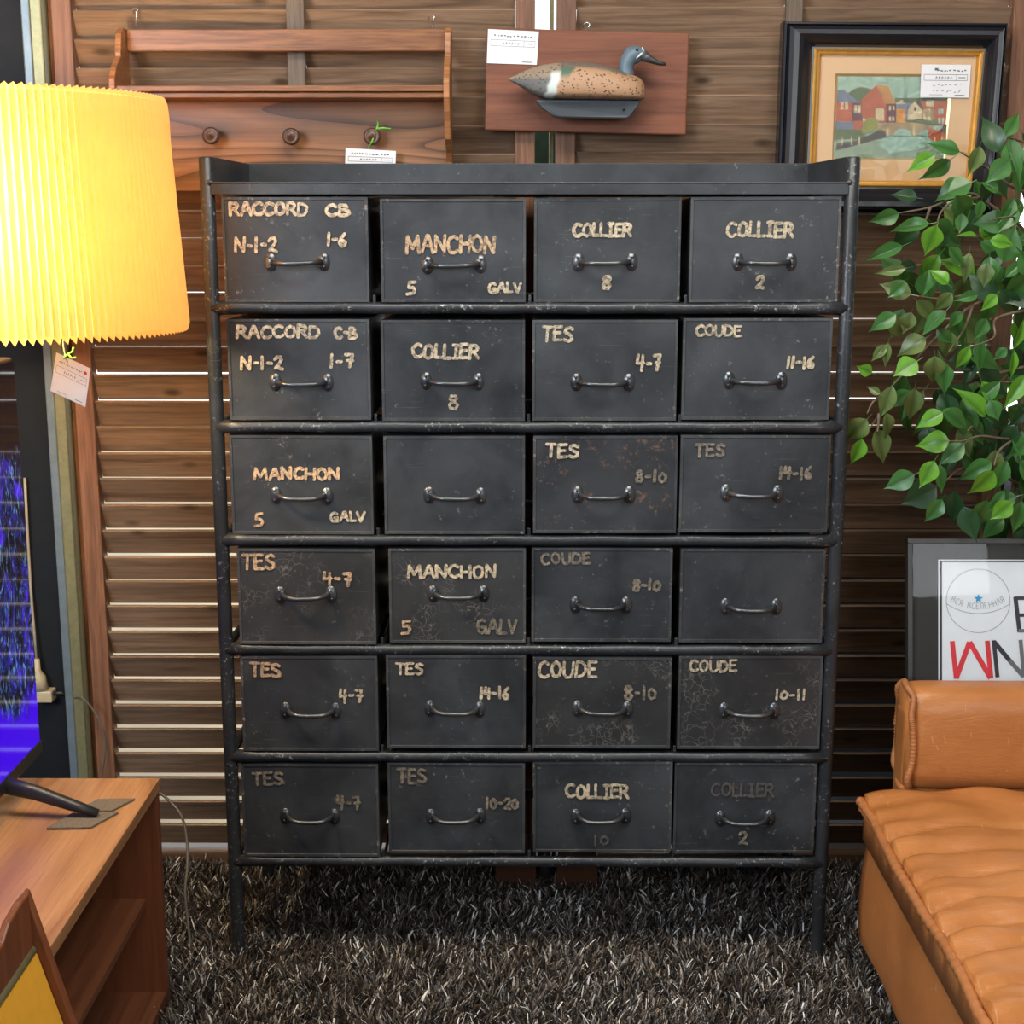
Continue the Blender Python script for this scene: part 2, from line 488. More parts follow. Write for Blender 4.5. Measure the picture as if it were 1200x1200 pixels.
# ------------------------------------------------------------------ mesh helpers
class MB:
    def __init__(self):
        self.v, self.f, self.mi, self.sm = [], [], [], []
        self.mats = []

    def m(self, mat):
        if mat not in self.mats:
            self.mats.append(mat)
        return self.mats.index(mat)

    def add(self, verts, faces, mat=None, smooth=False):
        o = len(self.v)
        self.v += [tuple(p) for p in verts]
        k = self.m(mat) if mat else 0
        for f in faces:
            self.f.append([o + i for i in f])
            self.mi.append(k)
            self.sm.append(smooth)
        return self

    def hexa(self, p, mat=None):
        """8 points: bottom 4 ccw, top 4 ccw"""
        return self.add(p, [(3, 2, 1, 0), (4, 5, 6, 7), (0, 1, 5, 4), (1, 2, 6, 5), (2, 3, 7, 6), (3, 0, 4, 7)], mat)

    def box(self, a, c, mat=None):
        x0, x1 = sorted((a[0], c[0]))
        y0, y1 = sorted((a[1], c[1]))
        z0, z1 = sorted((a[2], c[2]))
        return self.hexa([(x0, y0, z0), (x1, y0, z0), (x1, y1, z0), (x0, y1, z0),
                          (x0, y0, z1), (x1, y0, z1), (x1, y1, z1), (x0, y1, z1)], mat)

    def tube(self, path, rad, n=10, mat=None, caps=True, flat=None):
        path = [Vector(p) for p in path]
        if not isinstance(rad, (list, tuple)):
            rad = [rad] * len(path)
        t0 = (path[1] - path[0]).normalized()
        up = Vector((0, 0, 1)) if abs(t0.z) < 0.9 else Vector((0, 1, 0))
        N = (up - t0 * up.dot(t0)).normalized()
        vs, fs = [], []
        for i, p in enumerate(path):
            t = (path[min(i + 1, len(path) - 1)] - path[max(i - 1, 0)]).normalized()
            N = (N - t * N.dot(t)).normalized()
            B = t.cross(N)
            fl = 1.0 if flat is None else flat[i]
            for k in range(n):
                a = 2 * math.pi * k / n
                vs.append(p + N * math.cos(a) * rad[i] + B * math.sin(a) * rad[i] * fl)
        for i in range(len(path) - 1):
            for k in range(n):
                k2 = (k + 1) % n
                fs.append((i * n + k, i * n + k2, (i + 1) * n + k2, (i + 1) * n + k))
        if caps:
            fs.append(tuple(range(n - 1, -1, -1)))
            fs.append(tuple((len(path) - 1) * n + k for k in range(n)))
        return self.add(vs, fs, mat, True)

    def lathe(self, prof, axis, origin, n=20, mat=None):
        """prof = [(radius, height)] about an axis 'X','Y','Z'"""
        vs, fs = [], []
        for r, h in prof:
            for k in range(n):
                a = 2 * math.pi * k / n
                c, s = r * math.cos(a), r * math.sin(a)
                q = {'Z': (c, s, h), 'Y': (c, h, s), 'X': (h, c, s)}[axis]
                vs.append(Vector(origin) + Vector(q))
        for i in range(len(prof) - 1):
            for k in range(n):
                k2 = (k + 1) % n
                q = (i * n + k, i * n + k2, (i + 1) * n + k2, (i + 1) * n + k)
                fs.append(q if axis != 'Y' else q[::-1])
        e = tuple(range(n))
        f = tuple((len(prof) - 1) * n + k for k in range(n))
        fs.append(e[::-1] if axis != 'Y' else e)
        fs.append(f if axis != 'Y' else f[::-1])
        return self.add(vs, fs, mat, True)

    def ball(self, c, r, mat=None, n=12, m=8, squash=(1, 1, 1)):
        vs, fs = [], []
        for i in range(m + 1):
            th = math.pi * i / m
            for k in range(n):
                a = 2 * math.pi * k / n
                vs.append((c[0] + r * squash[0] * math.sin(th) * math.cos(a), c[1] + r * squash[1] * math.sin(th) * math.sin(a), c[2] + r * squash[2] * math.cos(th)))
        for i in range(m):
            for k in range(n):
                k2 = (k + 1) % n
                fs.append((i * n + k, (i + 1) * n + k, (i + 1) * n + k2, i * n + k2))
        return self.add(vs, fs, mat, True)

    def mesh(self, name, mat=None):
        me = bpy.data.meshes.new(name)
        me.from_pydata([tuple(p) for p in self.v], [], self.f)
        if self.mats:
            for k in self.mats:
                me.materials.append(M[k])
        elif mat:
            me.materials.append(M[mat])
        if self.mats:
            me.polygons.foreach_set('material_index', self.mi)
        me.polygons.foreach_set('use_smooth', self.sm)
        me.update()
        return me

    def build(self, name, mat=None, parent=None, bevel=0.0, segs=2):
        """object whose own origin is at its centre"""
        vs = np.array([tuple(p) for p in self.v])
        c = (vs.min(0) + vs.max(0)) / 2
        if parent is not None:
            pass
        me = self.mesh(name, mat)
        me.transform(Matrix.Translation(-Vector(c)))
        o = bpy.data.objects.new(name, me)
        COL.objects.link(o)
        if parent is not None:
            o.parent = parent
            o.location = Vector(c) - WP[parent.name]
        else:
            o.location = c
        WP[o.name] = Vector(c)
        if bevel:
            bv = o.modifiers.new('bevel', 'BEVEL')
            bv.width = bevel
            bv.segments = segs
            bv.limit_method = 'ANGLE'
            bv.angle_limit = R(40)
        return o


WP = {}     # world position of every object's origin (nothing is rotated at object level unless it is a leaf)


def tag(o, label=None, cat=None, group=None, kind=None):
    if label:
        o['label'] = label
    if cat:
        o['category'] = cat
    if group:
        o['group'] = group
    if kind:
        o['kind'] = kind
    return o


def thing(name, loc, label, cat, group=None):
    o = bpy.data.objects.new(name, None)
    o.empty_display_size = 0.05
    COL.objects.link(o)
    o.location = loc
    WP[o.name] = Vector(loc)
    return tag(o, label, cat, group)


def struct(name, mb, mat=None, bevel=0.0):
    return tag(mb.build(name, mat, None, bevel), kind='structure')


# ------------------------------------------------------------------ the room
FLOOR = 0.0
WY = 0.45         # inner face of the window wall
XL, XR, YB, CEIL = -2.3, 2.3, -4.6, 2.75
fl = tag(MB().box((XL, YB, -0.1), (XR, WY + 0.15, -0.012)).build('floor', 'floor'), kind='structure')
tag(MB().box((XL, YB, CEIL), (XR, WY + 0.15, CEIL + 0.1)).build('ceiling', 'ceiling'), kind='structure')
struct('wall_left', MB().box((XL - 0.1, YB, -0.1), (XL, WY + 0.15, CEIL)), 'plaster')
struct('wall_right', MB().box((XR, YB, -0.1), (XR + 0.1, WY + 0.15, CEIL)), 'plaster')
struct('wall_front', MB().box((XL, YB - 0.1, -0.1), (XR, YB, CEIL)), 'plaster')


def at_x(px, py, Y=WY):
    return P(px, py, Y).x


xa = at_x(61, 560)
xb = at_x(71, 560)
xc = at_x(84, 560)
xd = at_x(90, 560)
w = struct('wall_back', MB().box((XL, WY + 0.03, -0.012), (xa, WY + 0.12, CEIL), 'black_panel')
           .box((xa, WY, 2.42), (1.42, WY + 0.12, CEIL), 'plaster')
           .box((1.42, WY, -0.012), (XR, WY + 0.12, CEIL), 'navy')
           .box((1.075, WY + 0.02, -0.012), (1.42, WY + 0.1, 1.02), 'navy'))
struct('trim_1', MB().box((xa, WY - 0.01, -0.012), (xb, WY + 0.10, 2.42)), 'alu', 0.003)
struct('trim_2', MB().box((xb, WY - 0.012, -0.012), (xc, WY + 0.10, 2.42)), 'brass', 0.003)
struct('trim_3', MB().box((xc, WY + 0.03, -0.012), (xd, WY + 0.10, 2.42)), 'stile', 0.002)

# what stands outside the window: pale paving, dark screens
o = struct('ground_outside', MB().box((-6, WY + 0.2, -0.25), (6, 9, -0.15)), 'outside_ground')
for i, (x0, x1, z0, z1, yy, mt) in enumerate([
        (0.50, 2.2, -0.15, 0.86, 0.74, 'navy'),
        (-0.05, 0.20, -0.15, 1.66, 0.80, 'green_board')]):
    ob = MB().box((x0, yy, z0), (x1, yy + 0.03, z1)).build('outdoor_board', mt)
    tag(ob, ['dark navy board outside behind the right louvred screen', 'dark green board seen through the gap between the screens'][i], 'board')
for x0, x1 in ((1.075, 1.2),):
    pass
ob = MB().box((at_x(645, 20), 0.52, -0.012), (at_x(650, 20), 0.55, 2.42)).build('window_post', 'brass')
tag(ob, kind='structure')
ob.name = 'trim_4'


# ------------------------------------------------------------------ louvred screens
PITCH_Z = 0.0570


def slat_mesh(length):
    """one louvre: top edge near the room, bottom edge further out"""
    h, off, t = 0.0574, 0.0320, 0.009
    L = length / 2
    ny, nz = -h / math.hypot(h, off), -off / math.hypot(h, off)   # front normal direction
    pts = []
    for x in (-L, L):
        pts += [(x, 0.0005, -0.0022), (x, 0.0028, 0.0004), (x, 0.0085, 0.001), (x, off + 0.0085, -h + 0.003), (x, off + 0.001, -h), (x, off - 0.0015, -h + 0.0015)]
    mb = MB()
    mb.add(pts, [(0, 1, 2, 3, 4, 5), (11, 10, 9, 8, 7, 6)] + [(i, 6 + i, 6 + (i + 1) % 6, (i + 1) % 6) for i in range(6)], 'slat')
    me = mb.mesh('slat')
    return me


def screen(x0, xm0, xm1, x1, label, zoff):
    """x of: outer stile outer edge, mullion left, mullion right, far stile outer edge"""
    sw = 0.040
    t = thing('louvred_screen', ((x0 + x1) / 2, WY, 0.02), label, 'screen')
    zt, zb = 2.40, -0.011
    for a in (x0, x1 - sw):
        MB().box((a, WY - 0.006, zb), (a + sw, WY + 0.034, zt)).build('stile', 'stile', t, 0.002)
    MB().box((xm0, WY - 0.010, zb), (xm1, WY - 0.0005, zt)).build('mullion', 'mullion', t, 0.002)
    MB().box((xm0 + 0.004, WY, zb), (xm1 - 0.004, WY + 0.034, zt)).build('centre_divider', 'mullion', t)
    MB().box((x0 + sw, WY, -0.010), (x1 - sw, WY + 0.03, 0.0295)).build('bottom_rail', 'rail_wood', t, 0.002)
    MB().box((x0 + sw, WY, zt - 0.06), (x1 - sw, WY + 0.03, zt)).build('top_rail', 'rail_wood', t, 0.002)
    bays = ((x0 + sw, xm0 + 0.004), (xm1 - 0.004, x1 - sw))
    for a, c in bays:
        me = slat_mesh(c - a - 0.002)
        k = 0
        z = 0.0965 + zoff
        while z < zt - 0.065:
            o = bpy.data.objects.new('slat', me)
            COL.objects.link(o)
            o.parent = t
            o.location = Vector(((a + c) / 2, WY + 0.001, z + random.uniform(-0.0014, 0.0014))) - WP[t.name]
            o.rotation_euler = (R(random.uniform(-2.2, 1.6)), R(random.uniform(-0.10, 0.10)), 0)
            z += PITCH_Z
            k += 1
    return t


Yt = WY
sx0 = at_x(84.5, 560) + 0.0085
scrL = screen(at_x(63, 50), at_x(337, 50), at_x(358, 50), at_x(627, 50), 'brown louvred timber screen on the left, behind the lamp and wall rack', 0.0)
scrR = screen(at_x(652, 50), at_x(920, 15), at_x(940, 15), at_x(1211, 5), 'brown louvred timber screen on the right, behind the framed painting and plant', 0.004)
for px0, px1, lab in ((580, 628, 'left of the two brown timber foot blocks under the steel cabinet'), (652, 700, 'right of the two brown timber foot blocks under the steel cabinet')):
    a, c = P(px0, 1060, 0.30), P(px1, 1060, 0.30)
    tag(MB().box((a.x, 0.30, -0.01), (c.x, WY - 0.012, 0.085)).build('foot_block', 'knob', None, 0.003), lab, 'block')
a = P(638, 1040, 0.31)
tb = MB()
tb.tube([(a.x, 0.33, -0.01), (a.x, 0.33, 0.075), (a.x - 0.002, 0.345, 0.095), (a.x - 0.002, 0.38, 0.10)], 0.014, 12)
tag(tb.build('floor_pipe', 'tube'), 'short black bent pipe standing between the two timber foot blocks', 'pipe')

# ------------------------------------------------------------------ steel drawer cabinet
CD = 0.34     # depth
cab = thing('drawer_cabinet', (P(618, 1120, 0).x, CD / 2, 0.0),
            'black steel industrial cabinet of 24 drawers on tube legs, in the centre of the rug', 'cabinet')


def post_x(side, py):
    if side == 0:
        return P(244.5 + (277.5 - 244.5) * (py - 183) / (1125 - 183), py, 0).x
    return P(995 + (961.5 - 995) * (py - 183) / (1120 - 183), py, 0).x


PXL = (post_x(0, 183) + post_x(0, 1120)) / 2
PXR = (post_x(1, 183) + post_x(1, 1120)) / 2
ZTOP = P(244, 184, 0).z
PR = 0.0132
for X in (PXL, PXR):
    for Y in (0.0, CD):
        mb = MB()
        zs = [0.0, 0.004, 0.2, 0.5, 0.9, 1.2, ZTOP - 0.002, ZTOP]
        mb.tube([(X, Y, z) for z in zs], [PR] * 7 + [PR - 0.002], 16)
        mb.build('post', 'tube', cab)
        MB().lathe([(0.024, 0.0), (0.025, 0.003), (0.015, 0.006)], 'Z', (X, Y, -0.004), 18).build('foot_plate', 'tube', cab)

rail_py = [361, 500, 633, 761, 886.5, 1009]
RR = 0.0105
rail_z = [P(610, p, 0).z for p in rail_py]
for z in rail_z:
    for Y in (0.0, CD):
        mb = MB()
        n = 24
        path = [(PXL + (PXR - PXL) * i / n, Y, z + 0.0006 * math.sin(i * 1.7 + z * 9)) for i in range(n + 1)]
        mb.tube(path, [RR * 1.35, RR * 1.1] + [RR] * (n - 3) + [RR * 1.1, RR * 1.35], 14)
        mb.build('cross_rail', 'tube', cab)
    for X in (PXL, PXR):
        MB().tube([(X, 0, z), (X, CD, z)], 0.008, 10).build('side_rail', 'tube', cab)

# tray top
zs0, zs1 = P(610, 228, -0.008).z, P(610, 214, -0.008).z
MB().box((PXL + 0.008, -0.012, zs0), (PXR - 0.008, CD, zs1 - 0.001)).box((PXL + 0.006, -0.014, zs1 - 0.001), (PXR - 0.006, CD, zs1 + 0.001)).build('top_shelf', 'metal', cab, 0.0015)
MB().box((PXL + 0.004, CD - 0.002, zs0), (PXR - 0.004, CD + 0.004, ZTOP + 0.001)).build('back_lip', 'metal', cab, 0.001)
for X, s in ((PXL, 1), (PXR, -1)):
    MB().box((X + s * 0.010, 0.0, zs0 + 0.002), (X + s * 0.013, CD, ZTOP)).build('side_lip', 'metal', cab, 0.0006)
    MB().ball((X + s * 0.006, -0.009, zs1), 0.0060, None, 10, 6, (1.3, 0.9, 1)).build('weld', 'tube', cab)

# ---- hand painted letters: strokes in a unit box
G = {
    'A': (0.70, [[(0, 0), (0.30, 1), (0.42, 1), (0.68, 0)], [(0.12, 0.38), (0.56, 0.38)]]),
    'B': (0.62, [[(0, 0), (0.02, 1), (0.38, 0.97), (0.52, 0.80), (0.40, 0.58), (0.06, 0.52)], [(0.3, 0.54), (0.56, 0.42), (0.60, 0.2), (0.42, 0.02), (0, 0)]]),
    'C': (0.64, [[(0.60, 0.86), (0.40, 1), (0.16, 0.90), (0.0, 0.60), (0.02, 0.28), (0.20, 0.03), (0.42, 0), (0.62, 0.14)]]),
    'D': (0.66, [[(0, 0), (0.02, 1), (0.36, 0.95), (0.58, 0.70), (0.60, 0.35), (0.40, 0.05), (0, 0)]]),
    'E': (0.52, [[(0.50, 1), (0.02, 1), (0, 0), (0.50, 0.02)], [(0.02, 0.52), (0.40, 0.54)]]),
    'G': (0.68, [[(0.56, 0.88), (0.36, 1), (0.12, 0.88), (0.0, 0.5), (0.12, 0.1), (0.34, 0.0), (0.56, 0.10), (0.60, 0.42), (0.36, 0.42)], [(0.60, 0.45), (0.62, 0.0)]]),
    'H': (0.62, [[(0, 0), (0.02, 1)], [(0.58, 0), (0.60, 1)], [(0.02, 0.5), (0.58, 0.5)]]),
    'I': (0.40, [[(0.20, 0), (0.20, 1)], [(0.02, 1), (0.38, 1)], [(0.02, 0), (0.36, 0)]]),
    'L': (0.46, [[(0.02, 1), (0, 0), (0.44, 0.02)]]),
    'M': (0.84, [[(0, 0), (0.06, 1), (0.38, 0.25), (0.72, 1), (0.80, 0)]]),
    'N': (0.66, [[(0, 0), (0.03, 1), (0.56, 0.02), (0.62, 1)]]),
    'O': (0.66, [[(0.30, 1), (0.08, 0.82), (0.0, 0.48), (0.10, 0.12), (0.30, 0), (0.54, 0.14), (0.62, 0.5), (0.54, 0.85), (0.30, 1)]]),
    'R': (0.64, [[(0, 0), (0.03, 1), (0.42, 0.96), (0.54, 0.76), (0.42, 0.54), (0.06, 0.48)], [(0.28, 0.5), (0.60, 0)]]),
    'S': (0.58, [[(0.54, 0.86), (0.34, 1), (0.10, 0.90), (0.06, 0.68), (0.28, 0.52), (0.50, 0.38), (0.52, 0.14), (0.28, 0), (0.02, 0.12)]]),
    'T': (0.62, [[(0, 1), (0.60, 0.98)], [(0.31, 1), (0.29, 0)]]),
    'U': (0.64, [[(0, 1), (0.02, 0.25), (0.18, 0.0), (0.42, 0.02), (0.58, 0.25), (0.60, 1)]]),
    'V': (0.62, [[(0, 1), (0.28, 0), (0.60, 1)]]),
    '-': (0.40, [[(0.06, 0.48), (0.32, 0.48)]]),
    ' ': (0.35, []),
    '0': (0.54, [[(0.26, 0.8), (0.04, 0.62), (0.02, 0.2), (0.22, 0), (0.44, 0.14), (0.50, 0.55), (0.26, 0.8)]]),
    '1': (0.24, [[(0.10, 1), (0.08, 0)]]),
    '2': (0.56, [[(0.04, 0.76), (0.14, 0.96), (0.38, 0.98), (0.48, 0.76), (0.36, 0.48), (0.04, 0.06), (0.18, 0.14), (0.52, 0.0)]]),
    '4': (0.56, [[(0.08, 1), (0.02, 0.48), (0.50, 0.50)], [(0.42, 0.95), (0.38, 0)]]),
    '5': (0.52, [[(0.48, 1), (0.10, 0.98), (0.08, 0.58), (0.34, 0.60), (0.48, 0.36), (0.38, 0.06), (0.02, 0)]]),
    '6': (0.52, [[(0.42, 1), (0.14, 0.70), (0.02, 0.3), (0.16, 0), (0.42, 0.06), (0.46, 0.34), (0.26, 0.46), (0.06, 0.30)]]),
    '7': (0.56, [[(0.04, 0.92), (0.46, 0.96), (0.28, 0.0)], [(0.16, 0.48), (0.50, 0.50)]]),
    '8': (0.52, [[(0.26, 0.54), (0.06, 0.74), (0.12, 0.96), (0.36, 0.98), (0.46, 0.76), (0.26, 0.54), (0.04, 0.30), (0.10, 0.04), (0.38, 0.0), (0.48, 0.26), (0.26, 0.54)]]),
    'j': (0.2, []),
    # Cyrillic for the poster
    'Ya': (0.62, [[(0.56, 0), (0.56, 1), (0.20, 1), (0.04, 0.76), (0.18, 0.5), (0.56, 0.5)], [(0.30, 0.5), (0.0, 0)]]),
    'El': (0.62, [[(0, 0), (0.10, 0.06), (0.16, 1), (0.56, 1), (0.56, 0)]]),
}
stroke_eps = [0.0]


def stroke(mb, pts, wd, mat=None, nrm=Vector((0, -1, 0)), caps=True):
    """a flat brush stroke through 3-D points lying on a plane"""
    pts = [Vector(p) for p in pts]
    for i in range(len(pts) - 1):
        a, c = pts[i], pts[i + 1]
        d = (c - a)
        if d.length < 1e-6:
            continue
        d.normalize()
        s = d.cross(nrm).normalized() * wd / 2
        stroke_eps[0] = (stroke_eps[0] + 4e-6) % 1.2e-4
        e = nrm * stroke_eps[0]
        mb.add([a - s + e, c - s + e, c + s + e, a + s + e], [(0, 1, 2, 3)], mat)
    if caps:
        U = Vector((1, 0, 0))
        U = (U - nrm * U.dot(nrm)).normalized()
        W = U.cross(nrm)
        for p in pts:
            stroke_eps[0] = (stroke_eps[0] + 4e-6) % 1.2e-4
            e = nrm * stroke_eps[0]
            mb.add([p + e + (U * math.cos(k * math.pi / 4) + W * math.sin(k * math.pi / 4)) * wd / 2 for k in range(8)], [tuple(range(8))], mat)


def write(mb, text, x0, z0, x1, z1, y, wd, jit=0.05, slant=0.0, mat=None):
    """lettering fitted in a box on a plane of constant y"""
    adv = [G[c][0] for c in text]
    tot = sum(adv) + 0.16 * (len(text) - 1)
    kx = (x1 - x0 - wd) / max(tot, 0.24) if len(text) > 1 else (x1 - x0 - wd) / max(adv[0] - 0.04, 0.2)
    h = z1 - z0 - wd
    cx = x0 + wd / 2
    for c, a in zip(text, adv):
        dz = random.uniform(-1, 1) * jit * h * 0.8
        sk = slant + random.uniform(-1, 1) * jit
        for st in G[c][1]:
            pts = []
            for (u, v) in st:
                u2 = u + random.uniform(-1, 1) * jit * 0.35
                v2 = v + random.uniform(-1, 1) * jit * 0.35
                pts.append((cx + u2 * kx + sk * v2 * h * 0.5, y, z0 + wd / 2 + v2 * h + dz))
            stroke(mb, pts, wd * random.uniform(0.88, 1.12), mat)
        cx += (a + 0.16) * kx


rects = [
    [(258, 231, 434, 355), (444, 233, 617, 356), (625, 232, 797, 355), (809, 231, 982, 355)],
    [(264, 374, 436, 492), (445, 375, 616, 494), (623, 375, 793, 493), (800, 373, 972, 492)],
    [(267, 510, 439, 626), (448, 511, 616, 626), (624, 511, 793, 625), (797, 510, 970, 624)],
    [(276, 643, 442, 755), (454, 643, 617, 754), (622, 642, 787, 752), (797, 643, 964, 753)],
    [(280, 769, 445, 880), (451, 768, 617, 877), (624, 770, 786, 877), (795, 769, 961, 878)],
    [(281, 895, 446, 1004), (453, 894, 616, 1000), (624, 893, 787, 999), (790, 894, 954, 1000)],
]
hpos = [
    [(348, 307), (532, 310), (709, 307), (896, 307)],
    [(353, 448), (530, 447), (706, 448), (885, 446)],
    [(353, 581), (533, 581), (707, 580), (881, 578)],
    [(358, 697), (537, 696), (704, 709), (880, 711)],
    [(364, 833), (533, 831), (706, 831), (878, 833)],
    [(363, 957), (534, 957), (704, 957), (873, 959)],
]
C, Fd, Gh, Or = 'cream', 'cream_faded', 'cream_ghost', 'orange_paint'
texts = {
    (0, 0): [('RACCORD', 268, 236, 362, 254, C), ('CB', 381, 238, 411, 254, C), ('N-1-2', 274, 277, 326, 297, C), ('1-6', 382, 272, 407, 290, C)],
    (0, 1): [('MANCHON', 475, 275, 582, 298, Or), ('5', 475, 329, 488, 347, C), ('GALV', 571, 330, 612, 344, C)],
    (0, 2): [('COLLIER', 670, 260, 742, 278, C), ('8', 704, 322, 717, 340, C)],
    (0, 3): [('COLLIER', 850, 259, 932, 279, C), ('2', 884, 322, 897, 340, C)],
    (1, 0): [('RACCORD', 276, 380, 376, 397, C), ('C-B', 391, 382, 419, 398, C), ('N-1-2', 281, 416, 333, 434, C), ('1-7', 385, 413, 416, 432, C)],
    (1, 1): [('COLLIER', 482, 402, 563, 421, C), ('8', 524, 461, 538, 480, C)],
    (1, 2): [('TES', 634, 381, 673, 401, C), ('4-7', 744, 414, 776, 436, C)],
    (1, 3): [('COUDE', 814, 380, 870, 395, C), ('11-16', 920, 417, 956, 433, C)],
    (2, 0): [('MANCHON', 297, 547, 399, 563, Or), ('5', 297, 600, 309, 618, Or), ('GALV', 386, 599, 429, 612, C)],
    (2, 2): [('TES', 638, 519, 680, 537, C), ('8-10', 743, 550, 783, 566, Fd)],
    (2, 3): [('TES', 813, 519, 851, 536, Fd), ('14-16', 911, 546, 953, 563, Fd)],
    (3, 0): [('TES', 283, 649, 323, 669, Or), ('4-7', 378, 669, 414, 687, Or)],
    (3, 1): [('MANCHON', 477, 661, 583, 678, C), ('5', 469, 726, 482, 744, Or), ('GALV', 558, 724, 607, 743, Fd)],
    (3, 2): [('COUDE', 633, 647, 693, 662, Fd), ('8-10', 740, 677, 776, 693, Fd)],
    (4, 0): [('TES', 292, 776, 330, 794, Or), ('4-7', 397, 806, 427, 824, C)],
    (4, 1): [('TES', 463, 776, 497, 791, C), ('14-16', 561, 804, 598, 820, C)],
    (4, 2): [('COUDE', 630, 774, 701, 795, C), ('8-10', 730, 803, 771, 821, Fd)],
    (4, 3): [('COUDE', 807, 773, 865, 788, C), ('10-11', 907, 807, 946, 821, C)],
    (5, 0): [('TES', 295, 904, 333, 921, Fd), ('4-7', 393, 931, 424, 949, Fd)],
    (5, 1): [('TES', 465, 900, 501, 919, Fd), ('10-20', 568, 933, 609, 949, Fd)],
    (5, 2): [('COLLIER', 662, 918, 739, 936, C), ('10', 695, 977, 715, 991, Gh)],
    (5, 3): [('COLLIER', 832, 917, 909, 934, Gh), ('2', 864, 974, 877, 991, Fd)],
}
words = {k: ' and '.join([w for w in [t[0] for t in v] if w[0].isalpha()][:1]) for k, v in texts.items()}


def handle_mesh():
    mb = MB()
    # end plates, upright ovals
    for s in (-1, 1):
        cx = s * 0.0475
        prof = []
        n = 18
        for k in range(n):
            a = 2 * math.pi * k / n
            prof.append((cx + 0.0108 * math.cos(a), 0.0165 * math.sin(a) * (1 + 0.08 * math.cos(a) ** 2)))
        vs = [(x, 0.0, z) for x, z in prof] + [(cx + (x - cx) * 0.93, -0.0020, z * 0.95) for x, z in prof] + [(cx, -0.0024, 0)]
        fs = [(k, (k + 1) % n, n + (k + 1) % n, n + k) for k in range(n)] + [(n + k, n + (k + 1) % n, 2 * n) for k in range(n)]
        mb.add(vs, fs, None, True)
        for z in (-0.0085, 0.0085):
            mb.ball((cx + s * 0.0015, -0.0030, z), 0.0023, None, 8, 5, (1, 0.8, 1))
    # bow
    N = 26
    path, rad, flat = [], [], []
    for i in range(N + 1):
        u = -1 + 2 * i / N
        k = abs(u)
        y = -0.0025 - 0.0235 * (1 - k ** 4.2) ** 0.9 if k < 1 else -0.0025
        path.append((u * 0.0420, y, -0.0022 * (1 - k ** 2)))
        rad.append(0.0042 + 0.0016 * k ** 5)
        flat.append(0.95)
    mb.tube(path, rad, 12, None, True, flat)
    return mb.mesh('handle', 'handle')


